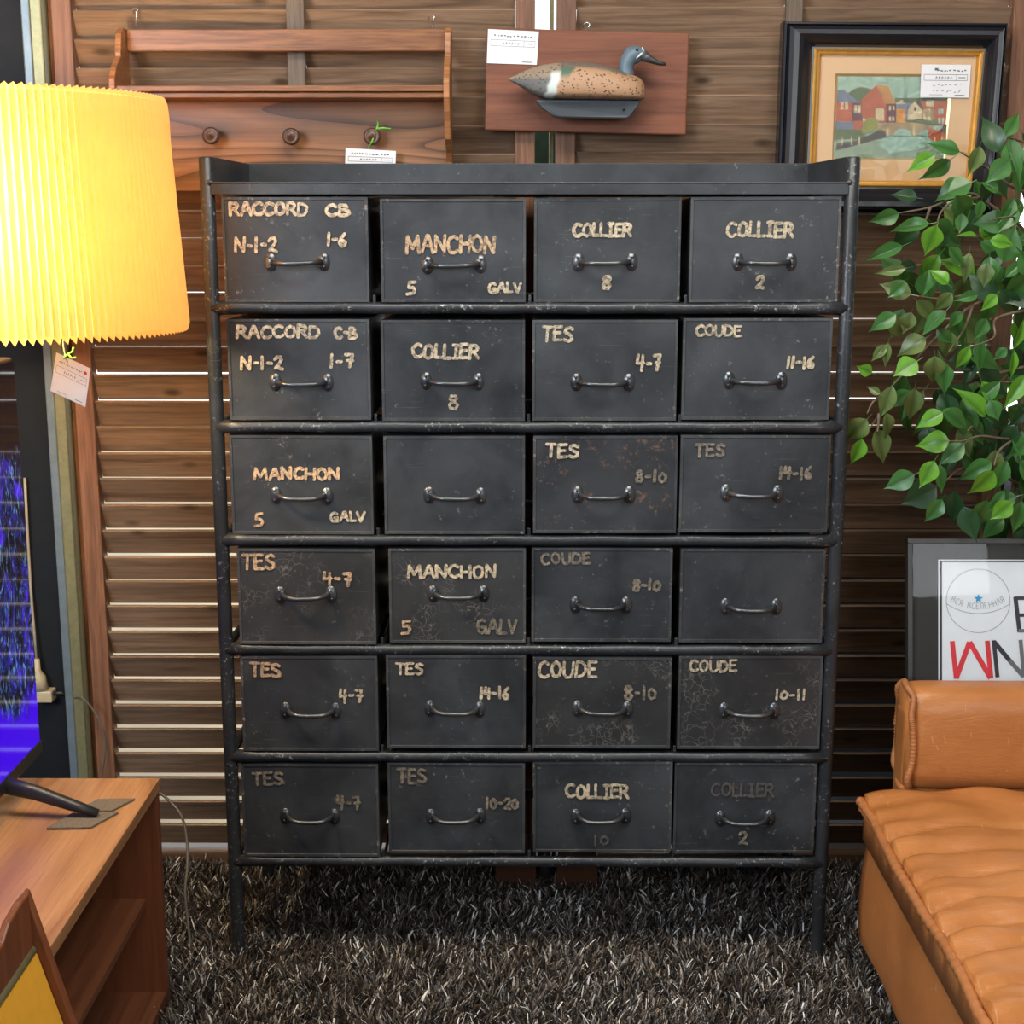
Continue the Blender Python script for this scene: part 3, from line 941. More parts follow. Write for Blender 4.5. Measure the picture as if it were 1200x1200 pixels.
HM = handle_mesh()
rng = random.Random(3)
for r in range(6):
    for c in range(4):
        x0p, y0p, x1p, y1p = rects[r][c]
        yf = -0.004 - rng.uniform(0, 0.006)
        a = P(x0p + 1, y0p, yf)
        d = P(x1p - 1, y1p, yf)
        X0, X1, Z1, Z0 = a.x, d.x, a.z, max(d.z, rail_z[r] + RR + 0.0004)
        mt = 'metal'
        if (r, c) in ((3, 0), (3, 1), (4, 2), (4, 3)):
            mt = 'metal_cracked'
        if (r, c) in ((2, 2),):
            mt = 'metal_rusty'
        # body: front sheet recessed inside a folded rim, tapering slightly to the back
        mb = MB()
        e = 0.0048
        tl = rng.uniform(-0.0012, 0.0012)
        o_ = [(X0, yf, Z0), (X1, yf, Z0 + tl * 0.3), (X1, yf, Z1 + tl), (X0, yf, Z1)]
        i_ = [(X0 + e, yf, Z0 + e), (X1 - e, yf, Z0 + e), (X1 - e, yf, Z1 + tl - e), (X0 + e, yf, Z1 - e)]
        rec = 0.0016
        j_ = [(x, yf + rec, z) for x, _, z in [(X0 + e + .0008, 0, Z0 + e + .0008), (X1 - e - .0008, 0, Z0 + e + .0008), (X1 - e - .0008, 0, Z1 + tl - e - .0008), (X0 + e + .0008, 0, Z1 - e - .0008)]]
        bk = [(X0 + 0.004, CD - 0.012, Z0), (X1 - 0.004, CD - 0.012, Z0), (X1 - 0.004, CD - 0.012, Z1 - 0.006), (X0 + 0.004, CD - 0.012, Z1 - 0.006)]
        mb.add(o_ + i_, [(0, 1, 5, 4), (1, 2, 6, 5), (2, 3, 7, 6), (3, 0, 4, 7)], 'rim')
        mb.add(i_ + j_, [(0, 1, 5, 4), (1, 2, 6, 5), (2, 3, 7, 6), (3, 0, 4, 7)], 'rim')
        # gently dented front sheet
        NX, NZ = 10, 7
        vs = []
        for zi in range(NZ + 1):
            for xi in range(NX + 1):
                u, v_ = xi / NX, zi / NZ
                x = j_[0][0] * (1 - u) + j_[1][0] * u
                z = j_[0][2] * (1 - v_) + (j_[3][2] * (1 - u) + j_[2][2] * u) * v_
                edge = min(u, 1 - u, v_, 1 - v_) * 4
                vs.append((x, yf + rec + min(1, edge) * (0.0008 * math.sin(3 * u + r * 2 + c) + 0.0006 * math.sin(5 * v_ + c * 3)), z))
        fs = [(zi * (NX + 1) + xi, zi * (NX + 1) + xi + 1, (zi + 1) * (NX + 1) + xi + 1, (zi + 1) * (NX + 1) + xi) for zi in range(NZ) for xi in range(NX)]
        mb.add(vs, fs, mt, True)
        mb.add(o_ + bk, [(0, 4, 5, 1), (1, 5, 6, 2), (3, 2, 6, 7), (0, 3, 7, 4)], 'metal')
        mb.add(bk, [(3, 2, 1, 0)], 'metal')
        dr = mb.build('drawer', None, cab)
        if (r, c) in texts:
            dr['label'] = 'black drawer lettered ' + ' '.join(t[0].replace('-', ' to ') if t[0][0].isdigit() else t[0] for t in texts[(r, c)])
        else:
            dr['label'] = 'black drawer without lettering'
        # handle
        hx, hy = hpos[r][c]
        hp = P(hx, hy, yf)
        h = bpy.data.objects.new('handle', HM)
        COL.objects.link(h)
        h.parent = dr
        h.location = Vector((hp.x, yf + rec - 0.0003, hp.z)) - WP[dr.name]
        h.rotation_euler = (0, R(rng.uniform(-1.2, 1.2)), 0)
        # lettering
        if (r, c) in texts:
            for (s, a0, b0, a1, b1, mm) in texts[(r, c)]:
                lb = MB()
                q0, q1 = P(a0, b1, yf), P(a1, b0, yf)
                wd = 0.0058 if mm != Gh else 0.005
                if b1 - b0 < 16:
                    wd *= 0.82
                write(lb, s, q0.x, q0.z, q1.x, q1.z, yf - 0.0006 + rec * 0.0, wd, 0.07, 0.06 if r < 2 else 0.0, mm)
                lb.build('painted_lettering', None, dr)
    # small welded stops between the drawers
    for c in range(3):
        xm = (P(rects[r][c][2], 500, 0).x + P(rects[r][c + 1][0], 500, 0).x) / 2
        xm = (P(rects[r][c][2], rects[r][c][3], 0).x + P(rects[r][c + 1][0], rects[r][c][3], 0).x) / 2
        MB().box((xm - 0.0028, -0.004, rail_z[r] + RR - 0.002), (xm + 0.0028, 0.002, rail_z[r] + RR + 0.013)).build('drawer_stop', 'tube', cab, 0.001)
        MB().box((xm - 0.0025, 0.004, rail_z[r] - 0.004), (xm + 0.0025, CD, rail_z[r] + 0.004)).build('runner', 'tube', cab)

# ------------------------------------------------------------------ shag rug
RX0, RX1, RY0, RY1 = -1.02, 0.92, -1.5, WY - 0.012
rug = thing('shag_rug', ((RX0 + RX1) / 2, 0, 0), 'dark brown and silver shaggy rug under the steel cabinet', 'rug')
MB().box((RX0, RY0, -0.012), (RX1, RY1, -0.003)).build('backing', 'floor', rug)


def build_pile(n, seed):
    rs = np.random.RandomState(seed)
    x = rs.uniform(RX0 + 0.005, RX1 - 0.005, n)
    y = rs.uniform(-0.62, RY1 - 0.004, n)
    keep = ~(((x < TX1 + 0.012) & (y < TY1 + 0.012)) | ((x > 0.80) & (y < -0.05)))
    x, y = x[keep], y[keep]
    n = len(x)
    L = rs.uniform(0.026, 0.052, n) * np.clip((RY1 + 0.06 - y) / 0.10, 0.6, 1)
    wdt = rs.uniform(0.0009, 0.0020, n) * (1 + 0.9 * (rs.uniform(0, 1, n) > 0.8))
    # clumps share a lean
    cx = np.sin(x * 37 + 2 * np.sin(y * 29)) + np.sin(y * 53 + x * 17)
    ang = cx * 1.7 + rs.normal(0, 1.1, n)
    lean = rs.uniform(0.35, 1.0, n)
    segs = 4
    V = np.zeros((n, (segs + 1) * 2, 3))
    sa = rs.uniform(0, np.pi, n)
    curl = rs.normal(0, 0.7, n)
    px_, py_, pz_ = x.copy(), y.copy(), np.full(n, -0.003)
    for s in range(segs + 1):
        t = s / segs
        w_ = wdt * (1.0 - 0.55 * t ** 2)
        V[:, 2 * s, 0] = px_ - w_ * np.cos(sa)
        V[:, 2 * s, 1] = py_ - w_ * np.sin(sa)
        V[:, 2 * s, 2] = pz_
        V[:, 2 * s + 1, 0] = px_ + w_ * np.cos(sa)
        V[:, 2 * s + 1, 1] = py_ + w_ * np.sin(sa)
        V[:, 2 * s + 1, 2] = pz_
        el = np.pi / 2 - lean * (t + 0.25) * 1.15
        a2 = ang + curl * t
        dl = L / segs
        px_ = px_ + dl * np.cos(el) * np.cos(a2)
        py_ = py_ + dl * np.cos(el) * np.sin(a2)
        pz_ = pz_ + dl * np.sin(el)
    k = (segs + 1) * 2
    verts = V.reshape(-1, 3)
    verts[:, 0] = np.clip(verts[:, 0], RX0, RX1)
    verts[:, 1] = np.clip(verts[:, 1], RY0, RY1 - 0.003)
    base = (np.arange(n) * k)[:, None, None]
    q = np.array([[2 * s, 2 * s + 1, 2 * s + 3, 2 * s + 2] for s in range(segs)])[None]
    faces = (base + q).reshape(-1, 4)
    me = bpy.data.meshes.new('pile')
    me.vertices.add(len(verts))
    me.vertices.foreach_set('co', verts.ravel())
    nf = len(faces)
    me.loops.add(nf * 4)
    me.loops.foreach_set('vertex_index', faces.ravel().astype(np.int32))
    me.polygons.add(nf)
    me.polygons.foreach_set('loop_start', np.arange(0, nf * 4, 4, dtype=np.int32))
    me.polygons.foreach_set('loop_total', np.full(nf, 4, dtype=np.int32))
    me.polygons.foreach_set('use_smooth', np.ones(nf, dtype=bool))
    me.update(calc_edges=True)
    kind = rs.uniform(0, 1, n)
    pal = np.zeros((n, 4))
    pal[:, 3] = 1
    g = rs.uniform(0.6, 1.4, n)[:, None]
    dark = np.array([0.032, 0.027, 0.023])
    brown = np.array([0.12, 0.092, 0.070])
    grey = np.array([0.27, 0.245, 0.22])
    white = np.array([0.80, 0.76, 0.70])
    pal[:, :3] = dark * g
    mk = kind > 0.52
    pal[mk, :3] = (brown * g)[mk]
    mk = kind > 0.82
    pal[mk, :3] = (grey * g)[mk]
    mk = kind > 0.91
    pal[mk, :3] = np.clip(white * g, 0, 0.85)[mk]
    colr = np.repeat(pal, k, axis=0)
    at = me.color_attributes.new('tint', 'FLOAT_COLOR', 'POINT')
    at.data.foreach_set('color', colr.ravel())
    me.materials.append(M['pile'])
    o = bpy.data.objects.new('pile', me)
    COL.objects.link(o)
    o.parent = rug
    o.location = -WP[rug.name]
    o['kind'] = 'stuff'
    return o


TX1 = PZ(187, 912, 0.45).x
TY1 = PZ(187, 912, 0.45).y
build_pile(120000, 5)

# ------------------------------------------------------------------ price tag helper
def tag_card(name, c00, c10, c11, c01, Yn, label, lines=True, holder=True, logo=False, dot=False):
    """card through four corners (bl, br, tr, tl), all real points"""
    c00, c10, c11, c01 = map(Vector, (c00, c10, c11, c01))
    nrm = (c10 - c00).cross(c01 - c00).normalized()
    if nrm.y > 0:
        nrm = -nrm
    root = thing(name, (c00 + c10 + c11 + c01) / 4, label, 'price tag')
    th = 0.0009

    def q(u, v, e=0.0):
        return (c00 * (1 - u) + c10 * u) * (1 - v) + (c01 * (1 - u) + c11 * u) * v + nrm * e
    mb = MB()
    mb.hexa([q(0, 0, -th), q(1, 0, -th), q(1, 0, 0), q(0, 0, 0), q(0, 1, -th), q(1, 1, -th), q(1, 1, 0), q(0, 1, 0)], 'card')
    mb.build('card', None, root)
    if holder:
        hb = MB()
        a, c_, d, e_ = -0.035, 1.035, -0.04, 1.14
        hb.add([q(a, d, 0.0012), q(c_, d, 0.0012), q(c_, e_, 0.0012), q(a, e_, 0.0012)], [(0, 1, 2, 3)], 'glass')
        hb.add([q(a, d, -0.0018), q(c_, d, -0.0018), q(c_, e_, -0.0018), q(a, e_, -0.0018)], [(0, 1, 2, 3)], 'glass')
        hb.build('clear_sleeve', None, root)
    lb = MB()
    e = 0.0004
    w1 = (c10 - c00).length * 0.008

    def ln(u0, v0, u1, v1, wd=w1, mat='ink'):
        stroke(lb, [q(u0, v0, e), q(u1, v1, e)], wd, mat, nrm, False)
    ln(0.06, 0.70, 0.94, 0.70)
    ln(0.06, 0.52, 0.94, 0.52)
    ln(0.06, 0.70, 0.06, 0.52)
    ln(0.94, 0.70, 0.94, 0.52)
    ln(0.72, 0.70, 0.72, 0.52)
    rr = random.Random(len(label))
    x = 0.12
    while x < 0.88:          # small print
        wch = rr.uniform(0.015, 0.05)
        if logo and x < 0.30:
            x += 0.05
            continue
        ln(x, 0.82 + rr.uniform(-.02, .02), x + wch, 0.82 + rr.uniform(-.02, .02), w1 * 3.0)
        x += wch + rr.uniform(0.015, 0.05)
    for x in (0.30, 0.36, 0.42, 0.48, 0.54, 0.60):
        ln(x, 0.565, x + 0.01, 0.645, w1 * 1.6)
        ln(x, 0.60, x + 0.035, 0.61, w1 * 1.4)
    ln(0.76, 0.61, 0.90, 0.61, w1 * 1.8)
    if lines:
        ln(0.70, 0.07, 0.90, 0.07, w1 * 2)
        ln(0.18, 0.08, 0.45, 0.08, w1)
    if logo:
        ln(0.27, 0.86, 0.34, 0.86, w1 * 6)
        for k in range(2):
            x = 0.25
            while x < 0.82:
                ln(x, 0.38 - 0.2 * k + rr.uniform(-.03, .03), x + 0.04, 0.40 - 0.2 * k + rr.uniform(-.04, .04), w1 * 1.6)
                x += rr.uniform(0.06, 0.12)
    if dot:
        ctr = q(0.88, 0.83, e + 0.0001)
        U = (c10 - c00).normalized()
        W = (c01 - c00).normalized()
        lb.add([ctr + (U * math.cos(k * math.pi / 5) + W * math.sin(k * math.pi / 5)) * 0.0030 for k in range(10)], [tuple(range(10))], 'red_ink')
    lb.build('print', None, root)
    return root


def wire_hook(px, py0, py1, label, Y=WY - 0.014):
    a, c = P(px, py0, Y), P(px - 2, py1, Y)
    mb = MB()
    r = 0.006
    path = [(c.x, Y, c.z)]
    path += [(c.x + (a.x - c.x) * 0.6, Y, a.z - r * 1.2)]
    for k in range(7):
        t = k / 6 * math.pi
        path.append((a.x - r + r * math.cos(t), Y + 0.001 * k, a.z - r + r * math.sin(t)))
    path.append((a.x - 2 * r, WY + 0.002, a.z - 1.5 * r))
    mb.tube(path, 0.0015, 8)
    return tag(mb.build('wire_hook', 'wire'), label, 'hook')


# ------------------------------------------------------------------ oak wall rack
RBY = WY - 0.014      # back of the rack
A = P(150, 34, RBY - 0.02)
Bp = P(520, 34, RBY - 0.02)
zt_ = P(300, 34, RBY - 0.018).z
rack = thing('wall_rack', ((A.x + Bp.x) / 2, RBY, P(300, 190, RBY).z), 'oak wall rack with a shelf and three pegs hanging on the left screen', 'rack')
xl, xr = P(140, 60, RBY - 0.03).x, P(529, 60, RBY - 0.03).x
MB().box((xl + 0.012, RBY - 0.018, P(300, 60, RBY - 0.018).z), (xr - 0.012, RBY, zt_)).build('top_rail', 'oak', rack, 0.002)
SD = 0.115
zsb, zst = P(300, 114.5, RBY - SD).z, P(300, 100, RBY - SD).z
mb = MB().box((xl + 0.010, RBY - SD, (zsb + zst) / 2), (xr - 0.010, RBY, zst))
mb.box((xl + 0.010, RBY - SD + 0.006, zsb), (xr - 0.010, RBY, (zsb + zst) / 2 - 0.001))
mb.build('shelf', 'oak', rack, 0.002)
zbb = P(300, 192, RBY).z - 0.055
MB().box((xl + 0.012, RBY - 0.016, zbb), (xr - 0.012, RBY - 0.001, zsb)).build('back_board', 'oak_back', rack, 0.001)
# scalloped side panels, profile in (depth, z)
ztop = P(145, 33, RBY - 0.03).z
prof = [(0.0, zbb), (0.022, zbb), (0.030, zbb + 0.03), (0.028, zbb + 0.055), (0.040, zbb + 0.075), (0.085, zbb + 0.10), (0.115, zsb - 0.02),
        (0.125, zsb), (0.122, zst + 0.012), (0.105, zst + 0.035), (0.080, zst + 0.052), (0.066, zst + 0.060), (0.066, zst + 0.068),
        (0.062, ztop - 0.035), (0.055, ztop - 0.012), (0.036, ztop), (0.015, ztop + 0.001), (0.0, ztop - 0.006)]
for X in (xl, xr - 0.012):
    n = len(prof)
    vs = [(X, RBY - d, z) for d, z in prof] + [(X + 0.012, RBY - d, z) for d, z in prof]
    mb = MB().add(vs, [tuple(range(n)), tuple(range(2 * n - 1, n - 1, -1))] + [(i, n + i, n + (i + 1) % n, (i + 1) % n) for i in range(n)])
    mb.build('side_panel', 'oak', rack, 0.0015)
for kx, ky in ((247, 159), (341, 160), (436, 160)):
    q = P(kx, ky, RBY - 0.05)
    MB().lathe([(0.010, 0.0), (0.0075, -0.006), (0.0065, -0.016), (0.0105, -0.022), (0.0168, -0.028), (0.0175, -0.034), (0.0155, -0.038),
                (0.0115, -0.0395), (0.0105, -0.0385), (0.0085, -0.040), (0.0, -0.041)], 'Y', (q.x, RBY - 0.016, q.z), 22).build('peg', 'knob', rack)
wire_hook(161, 9, 34, 'silver wire hook holding the left end of the oak rack')
wire_hook(509, 17, 36, 'silver wire hook holding the right end of the oak rack')
Yk = RBY - 0.045
tg = tag_card('price_tag', P(404, 205, Yk), P(463, 205, Yk), P(464, 177, Yk), P(405, 173.5, Yk), Yk, 'white price card hanging from the rightmost peg of the oak rack')
q = P(436, 160, Yk)
mb = MB()
mb.tube([P(431, 174, Yk), P(436, 166, Yk - 0.012), P(441, 152, Yk - 0.006), P(443, 146, Yk - 0.004), P(442, 141, Yk)], 0.0016, 6)
mb.tube([P(441, 151, Yk - 0.006), P(449, 150, Yk - 0.008), P(458, 151, Yk - 0.006)], 0.0017, 6)
mb.build('twist_tie', 'green_tie', tg)

# ------------------------------------------------------------------ duck decoy on its board
BY = WY - 0.015
bd = thing('decoy_plaque', (P(688, 157, BY).x, BY, P(688, 157, BY).z), 'reddish brown board with a painted wooden duck decoy mounted on it', 'wall decoration')
c = [P(568, 152.5, BY - 0.022), P(804, 158, BY - 0.022), P(808, 39, BY - 0.022), P(570, 32, BY - 0.022)]
mb = MB()
mb.hexa([(c[0].x, BY - 0.022, c[0].z), (c[1].x, BY - 0.022, c[1].z), (c[1].x, BY, c[1].z), (c[0].x, BY, c[0].z),
         (c[3].x, BY - 0.022, c[3].z), (c[2].x, BY - 0.022, c[2].z), (c[2].x, BY, c[2].z), (c[3].x, BY, c[3].z)])
mb.build('board', 'board', bd, 0.003)
DY = BY - 0.022 - 0.052   # mid plane of the duck
# body lofted from tail to breast : (px, top py, bottom py, half width)
prof = [(596, 92, 94, 0.002), (602, 89, 97, 0.008), (612, 84, 103, 0.018), (624, 79.5, 111, 0.030), (636, 76, 115.5, 0.040), (650, 74, 116.5, 0.047),
        (666, 73, 117, 0.050), (682, 73, 117.3, 0.051), (698, 74.5, 117.5, 0.051), (712, 77.5, 117.8, 0.050), (724, 81.5, 118, 0.048), (735, 86, 118, 0.044),
        (744, 89, 118, 0.038), (750, 92, 117.8, 0.030), (754, 97, 117, 0.020), (755.5, 103, 115, 0.008)]
mb = MB()
vs, fs, cols = [], [], []
NS = 28
# refine sections
sec = []
for i in range(len(prof) - 1):
    for k in range(4):
        t = k / 4
        sec.append([prof[i][j] * (1 - t) + prof[i + 1][j] * t for j in range(4)])
sec.append(list(prof[-1]))
for (px, t_, b_, hw) in sec:
    zt2, zb2 = P(px, t_, DY).z, P(px, b_, DY).z
    X = P(px, (t_ + b_) / 2, DY).x
    zw = zb2 + (zt2 - zb2) * 0.32
    for k in range(NS):
        a = 2 * math.pi * k / NS
        cz, cy = math.cos(a), math.sin(a)
        sg = 1 if cz >= 0 else -1
        z = zw + (zt2 - zw) * abs(cz) ** 0.9 if cz >= 0 else zw - (zw - zb2) * abs(cz) ** 0.45
        y = DY + hw * (1 if cy >= 0 else -1) * abs(cy) ** 0.85
        vs.append((X, y, z))
        # colour zones by place on the body
        v_ = (z - zb2) / max(zt2 - zb2, 1e-4)
        front = px
        col = (0.40, 0.235, 0.135, 1.0)
        lim = 637 + 12 * v_
        if v_ > 0.80 and px < 735:
            col = (0.15, 0.125, 0.10, 0.5)
        if px < lim + 8:
            col = (0.12, 0.125, 0.125, 0.8) if v_ < 0.62 else (0.27, 0.21, 0.15, 1.0)
        if lim + 1 < px < lim + 12 and v_ < 0.66:
            col = (0.55, 0.62, 0.60, 0.0)
        if lim + 10 < px < lim + 25 and 0.58 < v_ < 0.80:
            col = (0.07, 0.13, 0.085, 0.0)
        cols.append(col)
m_ = len(sec)
for i in range(m_ - 1):
    for k in range(NS):
        k2 = (k + 1) % NS
        fs.append((i * NS + k, (i + 1) * NS + k, (i + 1) * NS + k2, i * NS + k2))
fs.append(tuple(range(NS)))
fs.append(tuple((m_ - 1) * NS + k for k in range(NS - 1, -1, -1)))
mb.add(vs, fs, None, True)
duck = mb.build('duck_body', 'duck_body', bd)
at = duck.data.color_attributes.new('zone', 'FLOAT_COLOR', 'POINT')
at.data.foreach_set('color', [x for cc_ in cols for x in cc_])
# keel
mb = MB()
vs = []
kp = [(626, 117, 652, 138.5), (750, 118, 734, 140)]
for (px, py, hw) in ((627, 117.5, 0.020), (750, 118.5, 0.020), (748, 123, 0.019), (737, 138, 0.012), (733, 140, 0.010), (656, 138.5, 0.010), (648, 136.5, 0.012), (634, 126, 0.018)):
    p = P(px, py, DY)
    vs.append((p.x, DY - hw, p.z))
for (px, py, hw) in ((627, 117.5, 0.020), (750, 118.5, 0.020), (748, 123, 0.019), (737, 138, 0.012), (733, 140, 0.010), (656, 138.5, 0.010), (648, 136.5, 0.012), (634, 126, 0.018)):
    p = P(px, py, DY)
    vs.append((p.x, DY + hw, p.z))
n = 8
mb.add(vs, [tuple(range(n)), tuple(range(2 * n - 1, n - 1, -1))] + [(i, n + i, n + (i + 1) % n, (i + 1) % n) for i in range(n)])
kl = mb.build('keel', 'duck_keel', bd, 0.004, 3)
h_ = P(731, 128, DY - 0.0185)
MB().lathe([(0.0026, 0), (0.0022, -0.002), (0.0, -0.0022)], 'Y', (h_.x, DY - 0.0175, h_.z), 10).build('keel_hole', 'plastic', kl)
# head and neck: rings along a curve
mb = MB()
hd = [(736, 93, 0.020), (733.5, 85, 0.0165), (733, 78, 0.0165), (736, 70, 0.0185), (741, 63.5, 0.0195), (747, 62, 0.0175), (752.5, 64, 0.0135), (757, 66.5, 0.0095)]
path = [P(x, y, DY) for x, y, r_ in hd]
mb.tube(path, [h[2] for h in hd], 20, None, True, [0.9] * len(hd))
mb.ball(P(742, 64.5, DY), 0.0195, None, 18, 12, (1.05, 0.9, 0.92))
head = mb.build('duck_head', 'duck_head', bd)
head.modifiers.new('smooth', 'SUBSURF').levels = 1
head.modifiers['smooth'].render_levels = 1
mb = MB()
bl = [(754, 65.5, 0.0115, 1.0), (760, 68.5, 0.0080, 1.2), (767, 72, 0.0056, 1.6), (774, 74.5, 0.0043, 2.0), (780, 75, 0.0032, 1.8)]
mb.tube([P(a_, b_, DY) for a_, b_, _, _ in bl], [x[2] for x in bl], 16, None, True, [x[3] for x in bl])
mb.build('bill', 'duck_bill', bd)
e_ = P(746.5, 58.5, DY - 0.018)
MB().ball((e_.x, DY - 0.0155, e_.z), 0.0033, None, 10, 8).build('eye', 'plastic', head)
mb = MB()
pth = []
for t in range(9):
    px_c = [752.5, 753.5, 753.8, 753.5, 752.5, 751, 749.5, 747.5, 745.5][t]
    py_c = 55 + t * 1.7
    p = P(px_c, py_c, DY - 0.016)
    dx = (p - P(743, 64.5, DY - 0.016))
    rr_ = min(0.0172, math.hypot(dx.x, dx.z))
    pth.append((p.x, DY - math.sqrt(max(0.0195 ** 2 * 0.86 - rr_ ** 2 * 0.80, 2e-5)) - 0.0006, p.z))
mb.tube(pth, [0.0008, 0.0016, 0.0021, 0.0024, 0.0026, 0.0025, 0.0021, 0.0015, 0.0008], 8)
mb.build('crescent', 'duck_white', head)
wire_hook(691, 26, 38, 'silver wire hook above the duck plaque')
Yk = BY - 0.024
tag_card('price_tag', P(570.5, 74, Yk), P(629, 76, Yk), P(631.5, 37, Yk), P(572, 34, Yk), Yk, 'white price card clipped to the upper left corner of the duck plaque')

# ------------------------------------------------------------------ framed painting
FY = WY - 0.012        # back plane of the frame
ff = FY - 0.05         # front of moulding
pic = thing('framed_painting', (P(1040, 250, FY).x, FY, P(1040, 250, FY).z), 'village bridge painting in a wide glossy black and gilt frame', 'picture')


def rect_pts(cs, y):
    return [Vector((P(a_, b_, y).x, y, P(a_, b_, y).z)) for a_, b_ in cs]


outer = rect_pts([(909, 251), (1163, 253), (1181, 27), (918, 25)], ff + 0.015)      # bl br tr tl
inner = rect_pts([(947, 219), (1139, 220), (1154, 58.5), (954.5, 56.5)], ff + 0.022)


def moulding(name, mat, outer, inner, prof, parent):
    """four mitred members; prof = list of (t across 0..1, y offset)"""
    for i in range(4):
        j = (i + 1) % 4
        vs, fs = [], []
        for t, dy in prof:
            for o_, i_ in ((outer[i], inner[i]), (outer[j], inner[j])):
                p = o_ * (1 - t) + i_ * t
                vs.append((p.x, p.y * 0 + FY + dy, p.z))
        n = len(prof)
        for k in range(n - 1):
            fs.append((2 * k, 2 * k + 1, 2 * k + 3, 2 * k + 2))
        fs.append((0, 2 * n - 2, 2 * n - 1, 1))
        fs.append(tuple(2 * k for k in range(n)))
        fs.append(tuple(2 * k + 1 for k in range(n - 1, -1, -1)))
        MB().add(vs, fs, None, False).build(name, mat, parent)


moulding('frame_member', 'frame_black', outer, inner,
         [(0, 0), (0, -0.034), (0.04, -0.040), (0.10, -0.041), (0.13, -0.036), (0.20, -0.044), (0.32, -0.049), (0.48, -0.048), (0.62, -0.043), (0.78, -0.034), (0.94, -0.026), (1.0, -0.026), (1.0, 0)], pic)
gin = rect_pts([(955.5, 211), (1131.5, 212), (1145, 66.5), (962.5, 64.5)], ff + 0.03)
moulding('gilt_member', 'gold', inner, gin, [(0, 0), (0, -0.027), (0.25, -0.031), (0.5, -0.027), (0.75, -0.026), (1.0, -0.018), (1.0, 0)], pic)
YM = FY - 0.016
op = rect_pts([(975, 187), (1108, 187.5), (1118, 87), (979, 86)], YM)
mo = [Vector((p.x, YM, p.z)) for p in gin]
mo = [mo[0] + Vector((-.002, 0, -.002)), mo[1] + Vector((.002, 0, -.002)), mo[2] + Vector((.002, 0, .002)), mo[3] + Vector((-.002, 0, .002))]
vs = mo + op + [p + Vector((0, 0.004, 0)) for p in op]
MB().add(vs, [(0, 1, 5, 4), (1, 2, 6, 5), (2, 3, 7, 6), (3, 0, 4, 7), (4, 5, 9, 8), (5, 6, 10, 9), (6, 7, 11, 10), (7, 4, 8, 11)]).build('mat_board', 'mat_board', pic)
for i, mt in ((0, 'gold'), (1, 'gilt_lit'), (2, 'gold'), (3, 'gold')):  # right slip paler: the light it catches is put into its colour
    j = (i + 1) % 4
    ctr = sum(op, Vector()) / 4
    a_, b_ = op[i] + Vector((0, 0.003, 0)), op[j] + Vector((0, 0.003, 0))
    a2, b2 = a_ + (ctr - a_) * 0.055, b_ + (ctr - b_) * 0.055
    MB().add([a_, b_, b2 + Vector((0, 0.003, 0)), a2 + Vector((0, 0.003, 0)), a_ + Vector((0, 0.006, 0)), b_ + Vector((0, 0.006, 0))], [(0, 1, 2, 3), (3, 2, 5, 4), (1, 0, 4, 5), (0, 3, 4), (2, 1, 5)]).build('gilt_slip', mt, pic)

# the picture itself: flat colours brushed on a board
YP = FY - 0.009


def pc(name, c):
    m, nt, b = new_mat(name)
    f = noise(nt, coords(nt, (60, 60, 90), False), 1.3, 4, 0.7, 1.0)
    nt.links.new(ramp(nt, f, [(0.3, [x * 0.40 for x in c]), (0.55, [x * 0.82 for x in c]), (0.75, [min(1, x * 1.25) for x in c])]), b.inputs['Base Color'])
    b.inputs['Roughness'].default_value = 0.6
    M[name] = m
    return name


sky_, tree_, brick_, roof_, blue_, cream_, water_, plum_, orange_, grn_, stone_, dkg_, arch_ = [pc('pigment_' + n, c) for n, c in (
    ('sky', (0.33, 0.48, 0.36)), ('tree', (0.10, 0.14, 0.05)), ('brick', (0.42, 0.10, 0.035)), ('roof', (0.50, 0.23, 0.06)), ('slate', (0.16, 0.19, 0.24)),
    ('cream', (0.60, 0.48, 0.28)), ('water', (0.25, 0.33, 0.22)), ('plum', (0.13, 0.04, 0.05)), ('orange', (0.62, 0.26, 0.04)), ('lime', (0.26, 0.27, 0.05)),
    ('stone', (0.38, 0.27, 0.13)), ('shadow', (0.07, 0.055, 0.04)), ('pale_water', (0.30, 0.46, 0.36)))]
pm = MB()
lay = [0]


def poly(pts, mat):
    lay[0] += 1
    y = YP - lay[0] * 0.00006
    q = [P(970 + a_ / 6, 70 + b_ / 6, YP) for a_, b_ in pts]
    pm.add([(p.x, y, p.z) for p in q], [tuple(range(len(q)))], mat)


def prect(x0, y0, x1, y1, mat):
    poly([(x0, y1), (x1, y1), (x1, y0), (x0, y0)], mat)


prect(10, 90, 900, 720, sky_)
poly([(150, 330), (330, 330), (330, 240), (290, 205), (240, 190), (190, 205), (150, 230)], tree_)
prect(470, 270, 900, 440, tree_)
prect(500, 285, 530, 420, cream_); prect(540, 300, 600, 420, blue_)
for x in (535, 549):
    poly([(x, 270), (x + 9, 270), (x + 4, 180)], blue_)
prect(480, 300, 545, 345, cream_)
prect(10, 290, 180, 520, brick_); poly([(10, 300), (230, 305), (150, 240), (110, 210), (10, 215)], blue_)
prect(170, 300, 245, 500, plum_)
poly([(240, 410), (380, 450), (415, 320), (340, 180), (235, 280)], brick_)
poly([(340, 178), (425, 185), (478, 312), (412, 312)], roof_)
prect(408, 310, 480, 445, plum_); prect(380, 310, 410, 445, brick_)
prect(335, 340, 395, 430, cream_)
for x, y in ((430, 325), (455, 325), (430, 400), (452, 400)):
    prect(x, y, x + 14, y + 30, cream_)
prect(480, 340, 545, 445, orange_); prect(480, 310, 545, 345, blue_)
poly([(560, 425), (660, 425), (660, 350), (615, 285), (562, 350)], cream_); prect(605, 335, 620, 360, dkg_)
